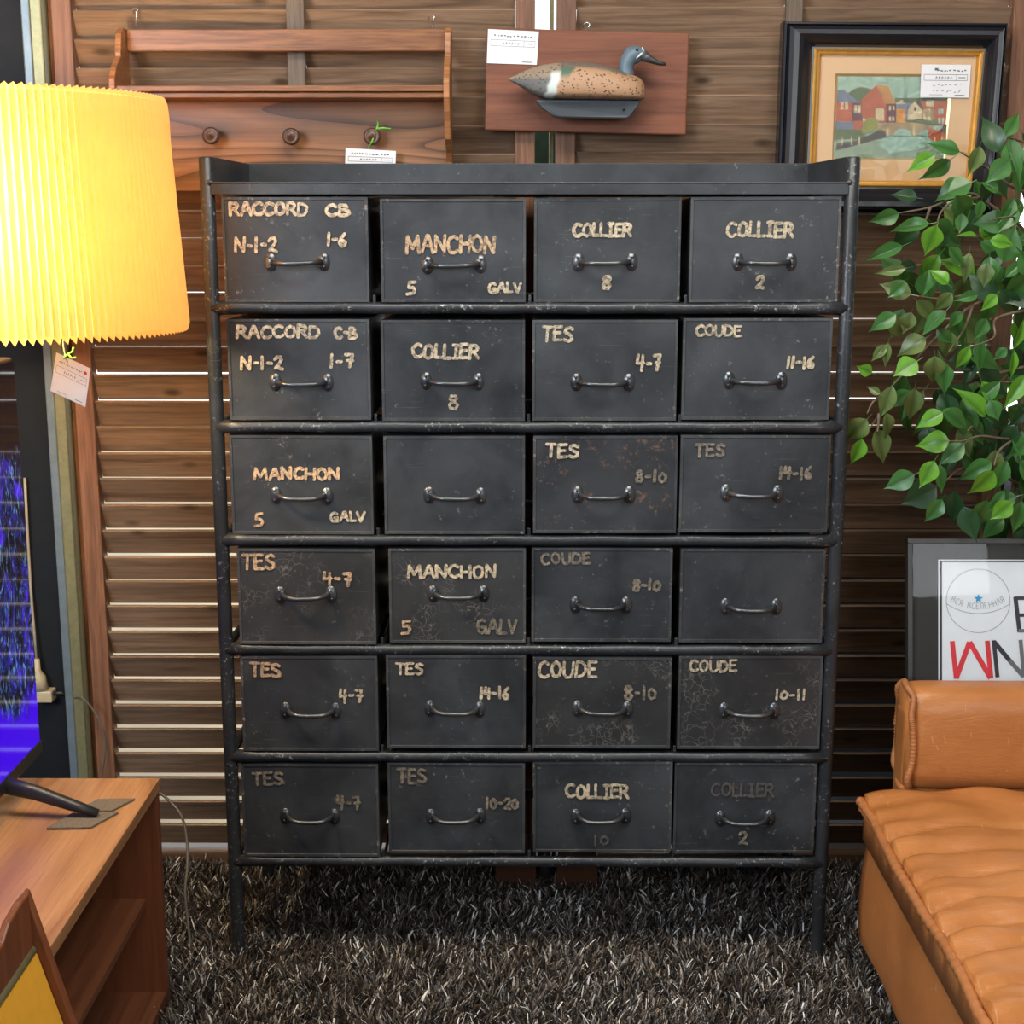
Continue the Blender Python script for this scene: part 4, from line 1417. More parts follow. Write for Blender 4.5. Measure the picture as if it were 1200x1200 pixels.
poly([(630, 290), (700, 290), (740, 350), (665, 350)], brick_); prect(662, 345, 760, 430, stone_)
poly([(610, 290), (640, 280), (680, 350), (660, 350)], dkg_)
prect(690, 285, 745, 330, cream_); prect(745, 290, 870, 460, brick_)
for x, y in ((775, 345), (795, 345), (775, 410), (800, 410), (705, 345), (705, 395), (670, 380)):
    prect(x, y, x + 16, y + 40, sky_ if x > 760 else cream_)
for x, y in ((90, 295), (120, 295), (185, 320), (210, 320)):
    prect(x, y, x + 20, y + 55, cream_)
prect(160, 430, 245, 520, brick_); prect(50, 435, 180, 495, blue_)
prect(10, 490, 260, 620, tree_)
prect(10, 560, 900, 720, water_)
poly([(240, 520), (350, 500), (350, 425), (320, 405), (280, 410), (245, 440)], grn_)
poly([(560, 450), (780, 460), (760, 420), (700, 430), (640, 415), (570, 430)], tree_)
poly([(770, 510), (880, 520), (880, 450), (820, 455)], dkg_)
poly([(350, 530), (760, 530), (740, 470), (640, 445), (540, 440), (440, 445), (350, 455)], stone_)
poly([(60, 640), (240, 590), (410, 540), (405, 510), (370, 490), (330, 510), (200, 570), (60, 590)], dkg_)
poly([(460, 535)] + [(525 + 65 * math.cos(R(t)), 540 - 55 * math.sin(R(t))) for t in range(0, 181, 20)], arch_)
poly([(635, 530)] + [(672 + 38 * math.cos(R(t)), 540 - 50 * math.sin(R(t))) for t in range(0, 181, 20)], arch_)
for x in (412, 595):
    prect(x, 480, x + 14, 540, cream_)
poly([(700, 560), (860, 590), (870, 530), (780, 500), (705, 480)], brick_)
for x in (95, 160, 215, 745, 795, 830):
    prect(x, 540, x + 10, 600, cream_)
poly([(400, 545), (700, 545), (760, 590), (600, 640), (430, 660), (350, 600)], arch_)
poly([(70, 690), (300, 690), (380, 600), (260, 590), (70, 640)], tree_) if False else None
pm.build('canvas', None, pic)
gq = [Vector((p.x, YM - 0.003, p.z)) for p in gin]
MB().add(gq, [(0, 1, 2, 3)]).build('glass_pane', 'glass', pic)
Yk = YM - 0.0045
tag_card('price_tag', P(1078.5, 114, Yk), P(1135.5, 114.5, Yk), P(1138, 76, Yk), P(1080, 75.5, Yk), Yk, 'white price card on the glass of the framed painting', holder=False, logo=True)

# ------------------------------------------------------------------ poster
PY = 0.16
pf = thing('framed_poster', (P(1130, 800, PY).x, PY, 0.3), 'black framed poster with red, black and grey lettering leaning behind the sofa', 'poster')
x0 = P(1057, 720, PY).x
z1 = P(1100, 631, PY).z
z0 = 0.40
x1 = x0 + 0.50
fw = 0.010
for n_, a_, b_ in (('frame_member', (x0, z1 - fw), (x1, z1)), ('frame_member', (x0, z0), (x1, z0 + fw)), ('frame_member', (x0, z0 + fw), (x0 + fw, z1 - fw)), ('frame_member', (x1 - fw, z0 + fw), (x1, z1 - fw))):
    MB().box((a_[0], PY - 0.012, a_[1]), (b_[0], PY + 0.012, b_[1])).build(n_, 'poster_frame', pf, 0.001)
MB().box((x0 + fw, PY, z0 + fw), (x1 - fw, PY + 0.01, z1 - fw)).build('mat_board', 'poster_mat', pf)
w0 = P(1098, 655, PY)
pxw = P(1102, 658, PY)
wx1 = x1 - (w0.x - x0)
wz0 = z0 + (z1 - w0.z)
MB().box((w0.x, PY - 0.0008, wz0), (wx1, PY, w0.z)).build('white_fillet', 'paper', pf)
MB().box((w0.x + 0.0022, PY - 0.0012, wz0 + 0.002), (wx1 - 0.002, PY - 0.0008, w0.z - 0.0022)).build('black_fillet', 'p_black', pf)
MB().box((pxw.x, PY - 0.0016, wz0 + 0.006), (wx1 - 0.005, PY - 0.0012, pxw.z)).build('paper', 'paper', pf)
yy = PY - 0.0022
pr = MB()
cc_ = P(1141.5, 702, yy)
rad = (P(1178.5, 702, yy) - cc_).x


def ring(cx, cz, r, a0, a1, wd, mat, n=64):
    pts = [(cx + r * math.cos(R(a0 + (a1 - a0) * k / n)), yy, cz + r * math.sin(R(a0 + (a1 - a0) * k / n))) for k in range(n + 1)]
    stroke(pr, pts, wd, mat, Vector((0, -1, 0)), False)


ring(cc_.x, cc_.z, rad, 0, 360, 0.0008, 'p_grey')
# shallow smile arc and the curved word
sr = rad * 1.75
top = Vector((cc_.x, yy, cc_.z - rad * 0.40 + sr))
aa = math.degrees(math.asin(0.985 * rad / sr))
ring(top.x, top.z, sr, 270 - aa, 270 + aa, 0.0008, 'p_grey', 30)
word = ['B', 'C', 'Ya', ' ', 'B', 'C', 'E', 'El', 'E', 'H', 'H', 'A', 'Ya']
tr = sr - rad * 0.14
hgt = rad * 0.19
for i, ch in enumerate(word):
    ang = 270 - aa * 0.93 + (aa * 1.86) * (i + 0.2) / (len(word) - 0.4)
    ca, sa_ = math.cos(R(ang + 90)), math.sin(R(ang + 90))
    ox, oz = top.x + tr * math.cos(R(ang)), top.z + tr * math.sin(R(ang))
    for st in G[ch][1]:
        stroke(pr, [(ox + (u - 0.3) * hgt * 0.82 * ca - v_ * hgt * sa_, yy, oz + (u - 0.3) * hgt * 0.82 * sa_ + v_ * hgt * ca) for u, v_ in st], 0.0007, 'p_grey', Vector((0, -1, 0)), False)
# star
st_ = P(1142, 699.5, yy)
rs_ = rad * 0.155
pts = []
for k in range(10):
    r_ = rs_ if k % 2 == 0 else rs_ * 0.4
    pts.append((st_.x + r_ * math.sin(k * math.pi / 5), yy - 0.0003, st_.z + r_ * math.cos(k * math.pi / 5)))
pr.add(pts + [(st_.x, yy - 0.0003, st_.z)], [(k, (k + 1) % 10, 10) for k in range(10)][::-1], 'p_blue')


def pline(pts, wpx, mat):
    wd = (P(1100 + wpx, 700, yy) - P(1100, 700, yy)).x
    stroke(pr, [P(a_, b_, yy) for a_, b_ in pts], wd, mat, Vector((0, -1, 0)), False)


# red inverted M
pline([(1108.5, 747), (1110.5, 788.5)], 5.6, 'p_red')
pline([(1149, 746.5), (1150.5, 788)], 5.6, 'p_red')
pline([(1110.5, 788), (1128.5, 748)], 6.0, 'p_red')
pline([(1128.5, 748), (1150, 788)], 6.0, 'p_red')
# N
pline([(1156.5, 746), (1158, 787)], 4.8, 'p_black')
pline([(1157, 748), (1173, 768)], 5.4, 'p_black')
pline([(1173, 768), (1188, 786)], 5.4, 'p_grey')
pline([(1187.5, 745.5), (1188.5, 787)], 4.6, 'p_grey')
# O beyond, cut by the frame of the photograph
oc = P(1214, 766, yy)
orr = (P(1234, 766, yy) - oc).x
ring(oc.x, oc.z, orr, 0, 360, 0.0062, 'p_grey', 40)
# E
pline([(1185, 697.5), (1187, 737)], 5.0, 'p_black')
pline([(1184, 699), (1212, 699)], 4.2, 'p_black')
pline([(1185, 718), (1208, 718)], 4.2, 'p_black')
pline([(1186, 735.5), (1213, 735.5)], 4.2, 'p_grey')
pr.build('print', None, pf)
MB().box((x0 + fw, PY - 0.004, z0 + fw), (x1 - fw, PY - 0.003, z1 - fw)).build('glass_pane', 'glass', pf)
LEAN = R(12)
pf.rotation_euler = (-LEAN, 0, 0)       # leans back, turning about its top edge
hh = z1 - pf.location.z
pf.location.y -= hh * math.sin(LEAN)
pf.location.z += hh * (1 - math.cos(LEAN))
# low support the poster stands on, hidden behind the sofa
st = thing('storage_box', (x0 + 0.28, PY + 0.02, 0.0), 'plain dark box behind the sofa carrying the framed poster', 'box')
MB().box((x0 + 0.02, PY - 0.092, -0.003), (x1 - 0.02, PY + 0.02, 0.400)).build('body', 'poster_frame', st, 0.003)

# ------------------------------------------------------------------ tan leather sofa
SL = 0.632            # left side
SR_ = 1.62
sofa = thing('leather_sofa', ((SL + SR_) / 2, -0.6, 0), 'tan leather sofa with a channel stitched seat at the right edge', 'sofa')
SY0, SY1 = -1.25, -0.066
SZ = 0.385


def sofa_seat():
    NX, NY = 60, 150
    seams = [-0.215, -0.305, -0.395, -0.478, -0.562, -0.64, -0.73, -0.82, -0.91, -1.0, -1.09, -1.18]
    vs, fs = [], []
    rr = random.Random(4)
    for j in range(NY + 1):
        y = SY1 + (SY0 - SY1) * j / NY
        for i in range(NX + 1):
            u = i / NX
            x = SL + 0.012 + (SR_ - SL - 0.012) * u ** 1.6
            dx = x - SL
            # seams bend towards the viewer near the left piping
            yb = y + 0.045 * math.exp(-dx / 0.06)
            d = min(abs(yb - s) for s in seams)
            puff = 0.017 * (1 - math.exp(-(d / 0.011) ** 1.1))
            edge = (1 - math.exp(-dx / 0.03))
            z = SZ - 0.014 + puff + 0.012 * edge
            z += 0.0055 * math.sin(yb * 95 + 3 * math.sin(dx * 9)) * math.exp(-dx / 0.10)
            z += 0.0040 * math.sin((y * 0.7 + x) * 34 + math.sin(y * 11) * 2) * min(1, dx / 0.1)
            z += 0.002 * math.sin(y * 17 - x * 27)
            vs.append((x, y, z))
    for j in range(NY):
        for i in range(NX):
            a_ = j * (NX + 1) + i
            fs.append((a_, a_ + NX + 1, a_ + NX + 2, a_ + 1))
    # skirt down to make the cushion solid
    nv = len(vs)
    ringi = [i for i in range(NX + 1)] + [j * (NX + 1) + NX for j in range(1, NY + 1)] + [NY * (NX + 1) + i for i in range(NX - 1, -1, -1)] + [j * (NX + 1) for j in range(NY - 1, 0, -1)]
    for k in ringi:
        vs.append((vs[k][0], vs[k][1], 0.30))
    L_ = len(ringi)
    for k in range(L_):
        k2 = (k + 1) % L_
        fs.append((ringi[k], ringi[k2], nv + k2, nv + k))
    fs.append(tuple(nv + k for k in range(L_)))
    return MB().add(vs, fs, None, True)


sofa_seat().build('seat_cushion', 'leather', sofa)
# side and body: bulging side wall
vs, fs = [], []
NJ, NK = 30, 12
for j in range(NJ + 1):
    y = SY1 + (SY0 - SY1) * j / NJ
    for k in range(NK + 1):
        t = k / NK
        z = 0.045 + (SZ - 0.022 - 0.045) * t
        bulge = 0.010 * math.sin(math.pi * min(1, t * 1.15)) + 0.012 * min(1, t * 6) - 0.012
        x = SL + 0.022 - bulge + (0.02 * (1 - min(1, t * 5)) ** 2)
        x += 0.002 * math.sin(y * 23 + t * 3)
        vs.append((x, y, z))
for j in range(NJ):
    for k in range(NK):
        a_ = j * (NK + 1) + k
        fs.append((a_, a_ + 1, a_ + NK + 2, a_ + NK + 1))
nv = len(vs)
for (y) in (SY1, SY0):
    vs += [(SR_, y, 0.045), (SR_, y, SZ - 0.022)]
j1 = NJ * (NK + 1)
fs.append(tuple([nv, nv + 1] + list(range(NK, -1, -1))))
fs.append(tuple([nv + 3, nv + 2] + list(range(j1, j1 + NK + 1))))
fs.append((0, j1, nv + 2, nv))
fs.append((nv, nv + 2, nv + 3, nv + 1))
fs.append((NK, nv + 1, nv + 3, j1 + NK))
MB().add(vs, fs, None, True).build('base', 'leather', sofa)
for yq in (-0.16, -1.15):
    for xq in (SL + 0.08, SR_ - 0.08):
        MB().lathe([(0.022, -0.012), (0.026, 0.045)], 'Z', (xq, yq, 0), 14).build('leg', 'plastic', sofa)


def piping(pts, r, name, parent, seed=0):
    rr = random.Random(seed)
    path, rad = [], []
    N = 14
    for i in range(len(pts) - 1):
        for k in range(N):
            t = k / N
            p = Vector(pts[i]) * (1 - t) + Vector(pts[i + 1]) * t
            path.append(p)
            rad.append(r * (1 + 0.18 * math.sin((i * N + k) * 1.9) * rr.uniform(0.3, 1)))
    path.append(Vector(pts[-1]))
    rad.append(r)
    return MB().tube(path, rad, 10).build(name, 'leather_piping', parent)


pp = [(SL + 0.004, SY1 - 0.002, SZ - 0.008)]
for k in range(1, 14):
    y = SY1 + (SY0 - SY1) * k / 13
    pp.append((SL + 0.005 + 0.004 * math.sin(k * 1.3), y, SZ - 0.012 + 0.003 * math.sin(k * 2.1)))
piping(pp, 0.0085, 'piping', sofa, 1)
piping([(a_[0] + 0.002, a_[1], a_[2] - 0.014 + 0.002 * math.sin(a_[1] * 9)) for a_ in pp], 0.0050, 'piping', sofa, 2)
piping([(SL + 0.004, SY1, SZ - 0.010), (SL + 0.3, SY1 + 0.002, SZ - 0.004), (SR_, SY1, SZ - 0.004)], 0.007, 'piping', sofa, 5)

# back cushion: rounded roll
BX = P(1068, 880, SY1 - 0.004).x
BZ0 = SZ - 0.004
BZ1 = P(1120, 806, SY1 + 0.04).z
BY0, BY1 = SY1 + 0.008, SY1 + 0.125


def rrect(cy, cz, hy, hz, n=36, e=3.2):
    pts = []
    for k in range(n):
        a_ = 2 * math.pi * k / n
        c0, s0 = math.cos(a_), math.sin(a_)
        pts.append((cy + hy * (abs(c0) ** (2 / e)) * (1 if c0 >= 0 else -1), cz + hz * (abs(s0) ** (2 / e)) * (1 if s0 >= 0 else -1)))
    return pts


vs, fs = [], []
stations = []
L_ = SR_ - BX
for i in range(41):
    u = (i / 40) ** 1.8
    stations.append(u * L_)
cy, cz = (BY0 + BY1) / 2, (BZ0 + BZ1) / 2
hy, hz = (BY1 - BY0) / 2, (BZ1 - BZ0) / 2
NR = 48
for si, s in enumerate(stations):
    sh = 1 - 0.16 * math.exp(-s / 0.012)
    for k, (y, z) in enumerate(rrect(cy, cz, hy * sh, hz * (1 - 0.07 * math.exp(-s / 0.012)), NR)):
        wr = 0.0030 * math.sin(z * 150 + s * 22 + math.sin(z * 60)) * math.exp(-s / 0.035) * (1 - math.exp(-s / 0.005))
        w2 = 0.0018 * math.sin(z * 31 + s * 13)
        vs.append((BX + s, y - wr - w2, z + wr * 0.5))
n_ = len(stations)
for i in range(n_ - 1):
    for k in range(NR):
        k2 = (k + 1) % NR
        fs.append((i * NR + k, i * NR + k2, (i + 1) * NR + k2, (i + 1) * NR + k))
fs.append(tuple(range(NR - 1, -1, -1)))
fs.append(tuple((n_ - 1) * NR + k for k in range(NR)))
MB().add(vs, fs, None, True).build('back_cushion', 'leather', sofa)
ring_ = rrect(cy - 0.004, cz, hy * 0.98, hz * 0.985, 40, 3.2)
piping([(BX + 0.003 + 0.003 * math.sin(k), y, z) for k, (y, z) in enumerate(ring_ + ring_[:1])][0:41], 0.0062, 'piping', sofa, 9)
MB().box((BX - 0.002, BY0 + 0.03, 0.05), (SR_, BY1 - 0.010, BZ1 - 0.045)).build('back_frame', 'leather', sofa, 0.015, 4)

# ------------------------------------------------------------------ TV stand and TV
TX1 = PZ(187, 912, 0.45).x
TY1 = PZ(187, 912, 0.45).y
TX0 = TX1 - 0.44
TY0 = -1.45
TZ = 0.45
tvs = thing('tv_stand', ((TX0 + TX1) / 2, (TY0 + TY1) / 2, 0), 'low teak television stand with an open shelf in the lower left', 'stand')
bt = 0.022
MB().box((TX0, TY0, TZ - bt), (TX1, TY1, TZ)).build('top_panel', 'teak_top', tvs, 0.0012)
MB().box((TX0, TY0, 0.012), (TX1 - 0.002, TY1, 0.036)).build('bottom_panel', 'teak_side', tvs, 0.001)
for y in (TY0, TY1 - bt, (TY0 + TY1) / 2 - 0.15):
    MB().box((TX0, y, 0.036), (TX1 - 0.002, y + bt, TZ - bt)).build('side_panel', 'red_wood', tvs, 0.001)
MB().box((TX0, TY0 + bt, 0.036), (TX0 + 0.01, TY1 - bt, TZ - bt)).build('back_panel', 'teak_side', tvs)
zsf = 0.225
MB().box((TX0 + 0.01, (TY0 + TY1) / 2 - 0.128, zsf - 0.016), (TX1 - 0.03, TY1 - bt, zsf)).build('shelf', 'teak_side', tvs, 0.001)
MB().box((TX0 + 0.03, TY0 + 0.03, -0.012), (TX1 - 0.04, TY1 - 0.02, 0.012)).build('plinth', 'plastic', tvs)

TVX = PX(47, 878, -0.88).x
q = P(47, 878, TY1 - 0.0)
TVX = q.x + 0.0
tvy1 = TY1 + 0.005
zb_ = P(47, 880, tvy1).z
tv = thing('television', (TVX, tvy1 - 0.6, TZ), 'flat television showing a vivid blue picture on the teak stand', 'television')
tvy0 = tvy1 - 1.15
zt_v = 1.215
MB().box((TVX - 0.035, tvy0, zb_), (TVX - 0.003, tvy1, zt_v)).build('housing', 'plastic', tv, 0.004)
MB().box((TVX - 0.003, tvy0, zb_), (TVX + 0.003, tvy1, zb_ + 0.022)).build('bottom_bezel', 'plastic', tv, 0.001)
MB().box((TVX - 0.003, tvy0, zb_ + 0.022), (TVX + 0.0005, tvy1 - 0.005, zt_v - 0.006)).build('screen', 'screen', tv)
for yq in (-0.33, -1.08):
    a_ = Vector((TVX - 0.02, yq + 0.012, zb_ + 0.01))
    for sgn in (1, -1):
        e_ = Vector((TVX - 0.02 + sgn * 0.175, yq, TZ + 0.011))
        mb = MB()
        mb.tube([a_, a_ * 0.6 + e_ * 0.4 + Vector((0, 0, 0.004)), a_ * 0.25 + e_ * 0.75 + Vector((0, 0, 0.001)), e_], [0.016, 0.013, 0.010, 0.006], 12, None, True, [0.8, 0.9, 1.1, 1.4])
        mb.build('foot', 'plastic', tv)
# felt pads under the far right foot
fx, fy = TVX - 0.02 + 0.175, -0.33
for k, (dx, dy, ang, lab) in enumerate(((-0.002, 0.052, 0.02, 'square brown felt pad behind the television foot'), (-0.022, -0.012, -0.05, 'square brown felt pad under the television foot'))):
    cx, cy_ = fx + dx, fy + dy
    hs = (0.038, 0.026) if k == 0 else (0.045, 0.032)
    pts = []
    for z in (TZ + 0.0002, TZ + 0.0048):
        for sx, sy in ((-1, -1), (0.6, -1), (1, 1), (-0.7, 1)):
            pts.append((cx + sx * hs[0] + sy * 0.006, cy_ + sy * hs[1] + sx * 0.002, z))
    tag(MB().hexa(pts).build('felt_pad', 'felt', None, 0.001), lab, 'pad')

# ------------------------------------------------------------------ wooden rack with yellow panel
RY = -0.87
wr = thing('slanted_rack', (-0.6, RY - 0.25, 0), 'small reddish wooden rack with a slanted yellow panel, lower left corner', 'rack')
pA = P(28, 1046, RY)
pB = P(86, 1200, RY)
pC = pA + (pB - pA) * 1.9
slope = (pB.x - pA.x) / (pA.z - pB.z)
zf = 0.02
xbot = pA.x + slope * (pA.z - zf)
bx0 = TX1 + 0.004
# far end board
vs = []
for y in (RY, RY + 0.016):
    vs += [(bx0, y, zf - 0.03), (xbot, y, zf - 0.03), (pA.x + 0.003, y, pA.z - 0.003), (bx0 if pA.x - 0.006 < bx0 else pA.x - 0.006, y, pA.z)]
MB().hexa([vs[0], vs[1], vs[5], vs[4], vs[3], vs[2], vs[6], vs[7]]).build('end_board', 'red_wood', wr, 0.002)
# tall back board with a scalloped top, running towards the viewer
pr_ = [(RY, pA.z), (RY - 0.03, pA.z + 0.002), (RY - 0.075, pA.z - 0.004), (RY - 0.10, pA.z - 0.018), (RY - 0.16, pA.z - 0.022), (RY - 0.5, pA.z - 0.024), (RY - 0.5, zf - 0.03), (RY, zf - 0.03)]
n = len(pr_)
XB = max(bx0, pA.x - 0.010)
vs = [(XB - 0.001, y, z) for y, z in pr_] + [(XB + 0.010, y, z) for y, z in pr_]
MB().add(vs, [tuple(range(n)), tuple(range(2 * n - 1, n - 1, -1))] + [(i, n + i, n + (i + 1) % n, (i + 1) % n) for i in range(n)]).build('back_board', 'red_wood', wr, 0.003)
yA = P(43, 1117, RY - 0.002)
yB = yA + Vector((slope * 0.40, 0, -0.40))
nv_ = Vector((1, 0, slope)).normalized()


def slab(a_, b_, y0, y1, th):
    t = nv_ * th
    return [(a_.x - t.x, y0, a_.z - t.z), (b_.x - t.x, y0, b_.z - t.z), (b_.x - t.x, y1, b_.z - t.z), (a_.x - t.x, y1, a_.z - t.z),
            (a_.x, y0, a_.z), (b_.x, y0, b_.z), (b_.x, y1, b_.z), (a_.x, y1, a_.z)]


MB().hexa(slab(yA, yB, RY - 0.48, RY - 0.002, 0.006)).build('yellow_panel', 'yellow', wr)
MB().tube([(yA.x - 0.006, RY - 0.48, yA.z + 0.004), (yA.x - 0.006, RY - 0.002, yA.z + 0.004)], 0.0065, 12).build('top_rod', 'brass', wr)

# ------------------------------------------------------------------ pleated lamp
LY = -0.15
c_r = P(217, 380, LY)
LX = P(-12, 250, LY).x
RB = c_r.x - LX
RT = P(190, 114, LY).x - LX
zb0 = P(-12, 404, LY - RB).z
zt0 = P(190, 112, LY).z
zbv = P(216, 381, LY).z
zbulb = (zt0 + zbv) / 2 + 0.03
lamp = thing('pendant_lamp', (LX, LY, zt0), 'large pleated paper lamp shade glowing yellow at the left edge', 'lamp')
NP = 150
vs, fs = [], []
levels = [(RT - 0.018, zt0 - 0.0, 1.0), (RT, zt0 - 0.010, 1.0), (RT + 0.002, zt0 - 0.03, 1.0)]
for k in range(1, 8):
    t = k / 8
    levels.append((RT + (RB - RT) * t, (zt0 - 0.03) * (1 - t) + (zbv + 0.004) * t, 1.0))
zlow = zbv - 0.012
levels += [(RB, zbv, 1.0), (RB - 0.010, zlow, 1.0)]
pd = 0.0105
for li, (r_, z, a_) in enumerate(levels):
    for k in range(NP * 2):
        an = math.pi * k / NP
        d = pd if k % 2 == 0 else 0.0
        rr_ = r_ - d
        zz = z
        if li == len(levels) - 1:
            rr_ = RB - 0.004 - (0.010 if k % 2 == 0 else 0.0)
            zz = zlow + (0.010 if k % 2 == 0 else 0.0)
        if li == 0:
            rr_ = RT - 0.004 - (0.012 if k % 2 == 0 else 0)
            zz = zt0 - (0.004 if k % 2 == 0 else 0)
        vs.append((LX + rr_ * math.cos(an), LY + rr_ * math.sin(an), zz))
n2 = NP * 2
for i in range(len(levels) - 1):
    for k in range(n2):
        k2 = (k + 1) % n2
        fs.append((i * n2 + k, (i + 1) * n2 + k, (i + 1) * n2 + k2, i * n2 + k2))
MB().add(vs, fs, None, False).build('shade', 'shade', lamp)
MB().tube([(LX, LY, zt0 + 0.02), (LX, LY, CEIL)], 0.004, 8).build('cord', 'cord_beige', lamp)
mb = MB()
for k in range(3):
    an = 2 * math.pi * k / 3 + 0.4
    mb.tube([(LX, LY, zt0 + 0.02), (LX + (RT - 0.02) * math.cos(an), LY + (RT - 0.02) * math.sin(an), zt0 - 0.02)], 0.0018, 6)
tgp = P(75, 380, LY - 0.05)
tan_ = math.atan2(tgp.y - LY, tgp.x - LX)
mb.tube([(LX, LY, zt0 + 0.02), (LX + (RT - 0.02) * math.cos(tan_), LY + (RT - 0.02) * math.sin(tan_), zt0 - 0.02)], 0.0018, 6)
mb.lathe([(0.022, -0.05), (0.022, 0.03), (0.006, 0.04)], 'Z', (LX, LY, zt0 - 0.01), 16)
mb.tube([(LX, LY, zt0 - 0.04), (LX + 0.01, LY - 0.06, zt0 - 0.05), (LX + 0.02, LY - 0.19, zbulb + 0.09), (LX + 0.02, LY - 0.20, zbulb + 0.05)], [0.006, 0.006, 0.012, 0.018], 10)
mb.build('shade_carrier', 'white_pvc', lamp)
MB().lathe([(0.014, 0.055), (0.016, 0.04), (0.030, 0.01), (0.034, -0.012), (0.026, -0.034), (0.0, -0.044)][::-1], 'Z', (LX + 0.02, LY - 0.20, zbulb), 18).build('bulb', 'bulb', lamp)
pl = bpy.data.lights.new('bulb_light', 'POINT')
pl.energy = 62
pl.color = (1.0, 0.72, 0.38)
pl.shadow_soft_size = 0.05
plo = bpy.data.objects.new('bulb_light', pl)
COL.objects.link(plo)
plo.location = (LX + 0.02, LY - 0.20, zbulb - 0.01)
# hanging tag of the lamp
Yk = LY - 0.05
tg = tag_card('price_tag', P(59, 458, Yk), P(100, 477, Yk), P(106, 432, Yk), P(66, 413, Yk), Yk, 'price card hanging on a green tie below the pleated lamp shade', dot=True)
mb = MB()
mb.tube([P(79, 425, Yk), P(76, 415, Yk - 0.002), P(74, 404, Yk), P(75, 380, Yk), (tgp.x, tgp.y, zt0 + 0.004)], 0.0011, 6)
mb.build('string', 'plug', tg)
mb = MB()
mb.tube([P(74, 420, Yk - 0.003), P(80, 415, Yk - 0.004), P(85, 412, Yk - 0.003), P(86, 407, Yk)], 0.0018, 6)
mb.tube([P(80, 415, Yk - 0.004), P(84, 420, Yk - 0.004), P(89, 419, Yk - 0.003)], 0.0018, 6)
mb.build('twist_tie', 'green_tie', tg)

# ------------------------------------------------------------------ plug, cords
Yw = WY + 0.03
pw = thing('power_plug', (P(45, 800, Yw).x, Yw - 0.02, P(45, 800, Yw).z), 'beige plug and cord in a small socket block on the black wall panel', 'plug')
a_, b_ = P(40, 826, Yw - 0.03), P(61, 810, Yw - 0.03)
MB().box((a_.x, Yw - 0.035, a_.z + 0.006), (b_.x, Yw, b_.z)).build('socket_block', 'plug', pw, 0.003)
q0, q1 = P(45, 808, Yw - 0.02), P(43, 772, Yw - 0.02)
MB().tube([(q0.x + 0.006, Yw - 0.02, q0.z), (q0.x + 0.004, Yw - 0.02, q0.z + 0.03), (q0.x, Yw - 0.02, q0.z + 0.045), (q1.x, Yw - 0.02, q1.z)], [0.017, 0.014, 0.008, 0.006], 10).build('plug_body', 'plug', pw, 0)
MB().tube([P(43, 775, Yw - 0.02), P(40, 740, Yw - 0.015), P(36, 690, Yw - 0.01), P(32, 620, Yw - 0.01), P(29, 560, Yw - 0.01)], 0.0032, 8).build('cord', 'cord_beige', pw)
MB().tube([P(61, 813, Yw - 0.02), P(70, 812, Yw - 0.02), P(76, 813, Yw - 0.02)], [0.0055, 0.005, 0.004], 8).build('jack', 'plastic', pw)


def smooth_path(pts, n=8):
    pts = [Vector(p) for p in pts]
    out = []
    for i in range(len(pts) - 1):
        p0, p1, p2, p3 = pts[max(i - 1, 0)], pts[i], pts[i + 1], pts[min(i + 2, len(pts) - 1)]
        for k in range(n):
            t = k / n
            out.append(0.5 * ((2 * p1) + (-p0 + p2) * t + (2 * p0 - 5 * p1 + 4 * p2 - p3) * t * t + (-p0 + 3 * p1 - 3 * p2 + p3) * t ** 3))
    out.append(pts[-1])
    return out


Yc = WY - 0.045
mb = MB().tube(smooth_path([P(88, 818, Yc + 0.02), P(96, 818, Yc), P(108, 830, Yc), P(118, 848, Yc), P(123, 868, Yc), P(122, 890, Yc), P(119, 912, Yc), P(120, 960, Yc), P(125, 1010, Yc)]), 0.0024, 8)
tag(mb.build('cable', 'cord'), 'thin dark cable looping in front of the left screen above the stand', 'cable')
mb = MB().tube(smooth_path([P(178, 926, 0.16), P(188, 930, 0.15), P(200, 940, 0.14), P(213, 957, 0.12), P(219, 985, 0.10), P(219.5, 1015, 0.07), P(217, 1045, 0.05), P(220, 1080, 0.04), P(223, 1110, 0.03), P(218, 1123, 0.02)]), 0.0028, 8)
tag(mb.build('cable', 'cord'), 'thin grey cable hanging from behind the stand down to the rug', 'cable')

# ------------------------------------------------------------------ ficus
fic = thing('artificial_ficus', (0.98, 0.24, 0.0), 'leafy green artificial ficus at the right edge above the poster', 'plant')
MB().lathe([(0.075, 0.0), (0.096, 0.20), (0.102, 0.205), (0.102, 0.22), (0.092, 0.22), (0.088, 0.19)], 'Z', (1.02, 0.325, 0), 28).build('pot', 'pot', fic)
MB().lathe([(0.086, 0.16), (0.086, 0.195), (0.0, 0.20)], 'Z', (1.02, 0.325, 0), 24).build('soil', 'soil', fic)
trunk = smooth_path([(1.02, 0.325, 0.19), (1.02, 0.31, 0.6), (1.01, 0.28, 0.95), (1.0, 0.25, 1.2), (0.99, 0.2, 1.45), (0.985, 0.2, 1.62)])
MB().tube(trunk, [0.016 - 0.010 * k / len(trunk) for k in range(len(trunk))], 10).build('trunk', 'bark', fic)


def branch(pts, r0=0.0035, r1=0.0012):
    path = smooth_path(pts, 5)
    MB().tube(path, [r0 + (r1 - r0) * k / (len(path) - 1) for k in range(len(path))], 6).build('branch', 'bark', fic)


def bp(lst, y0, y1):
    n = len(lst)
    return [P(x, y, y0 + (y1 - y0) * i / (n - 1)) for i, (x, y) in enumerate(lst)]


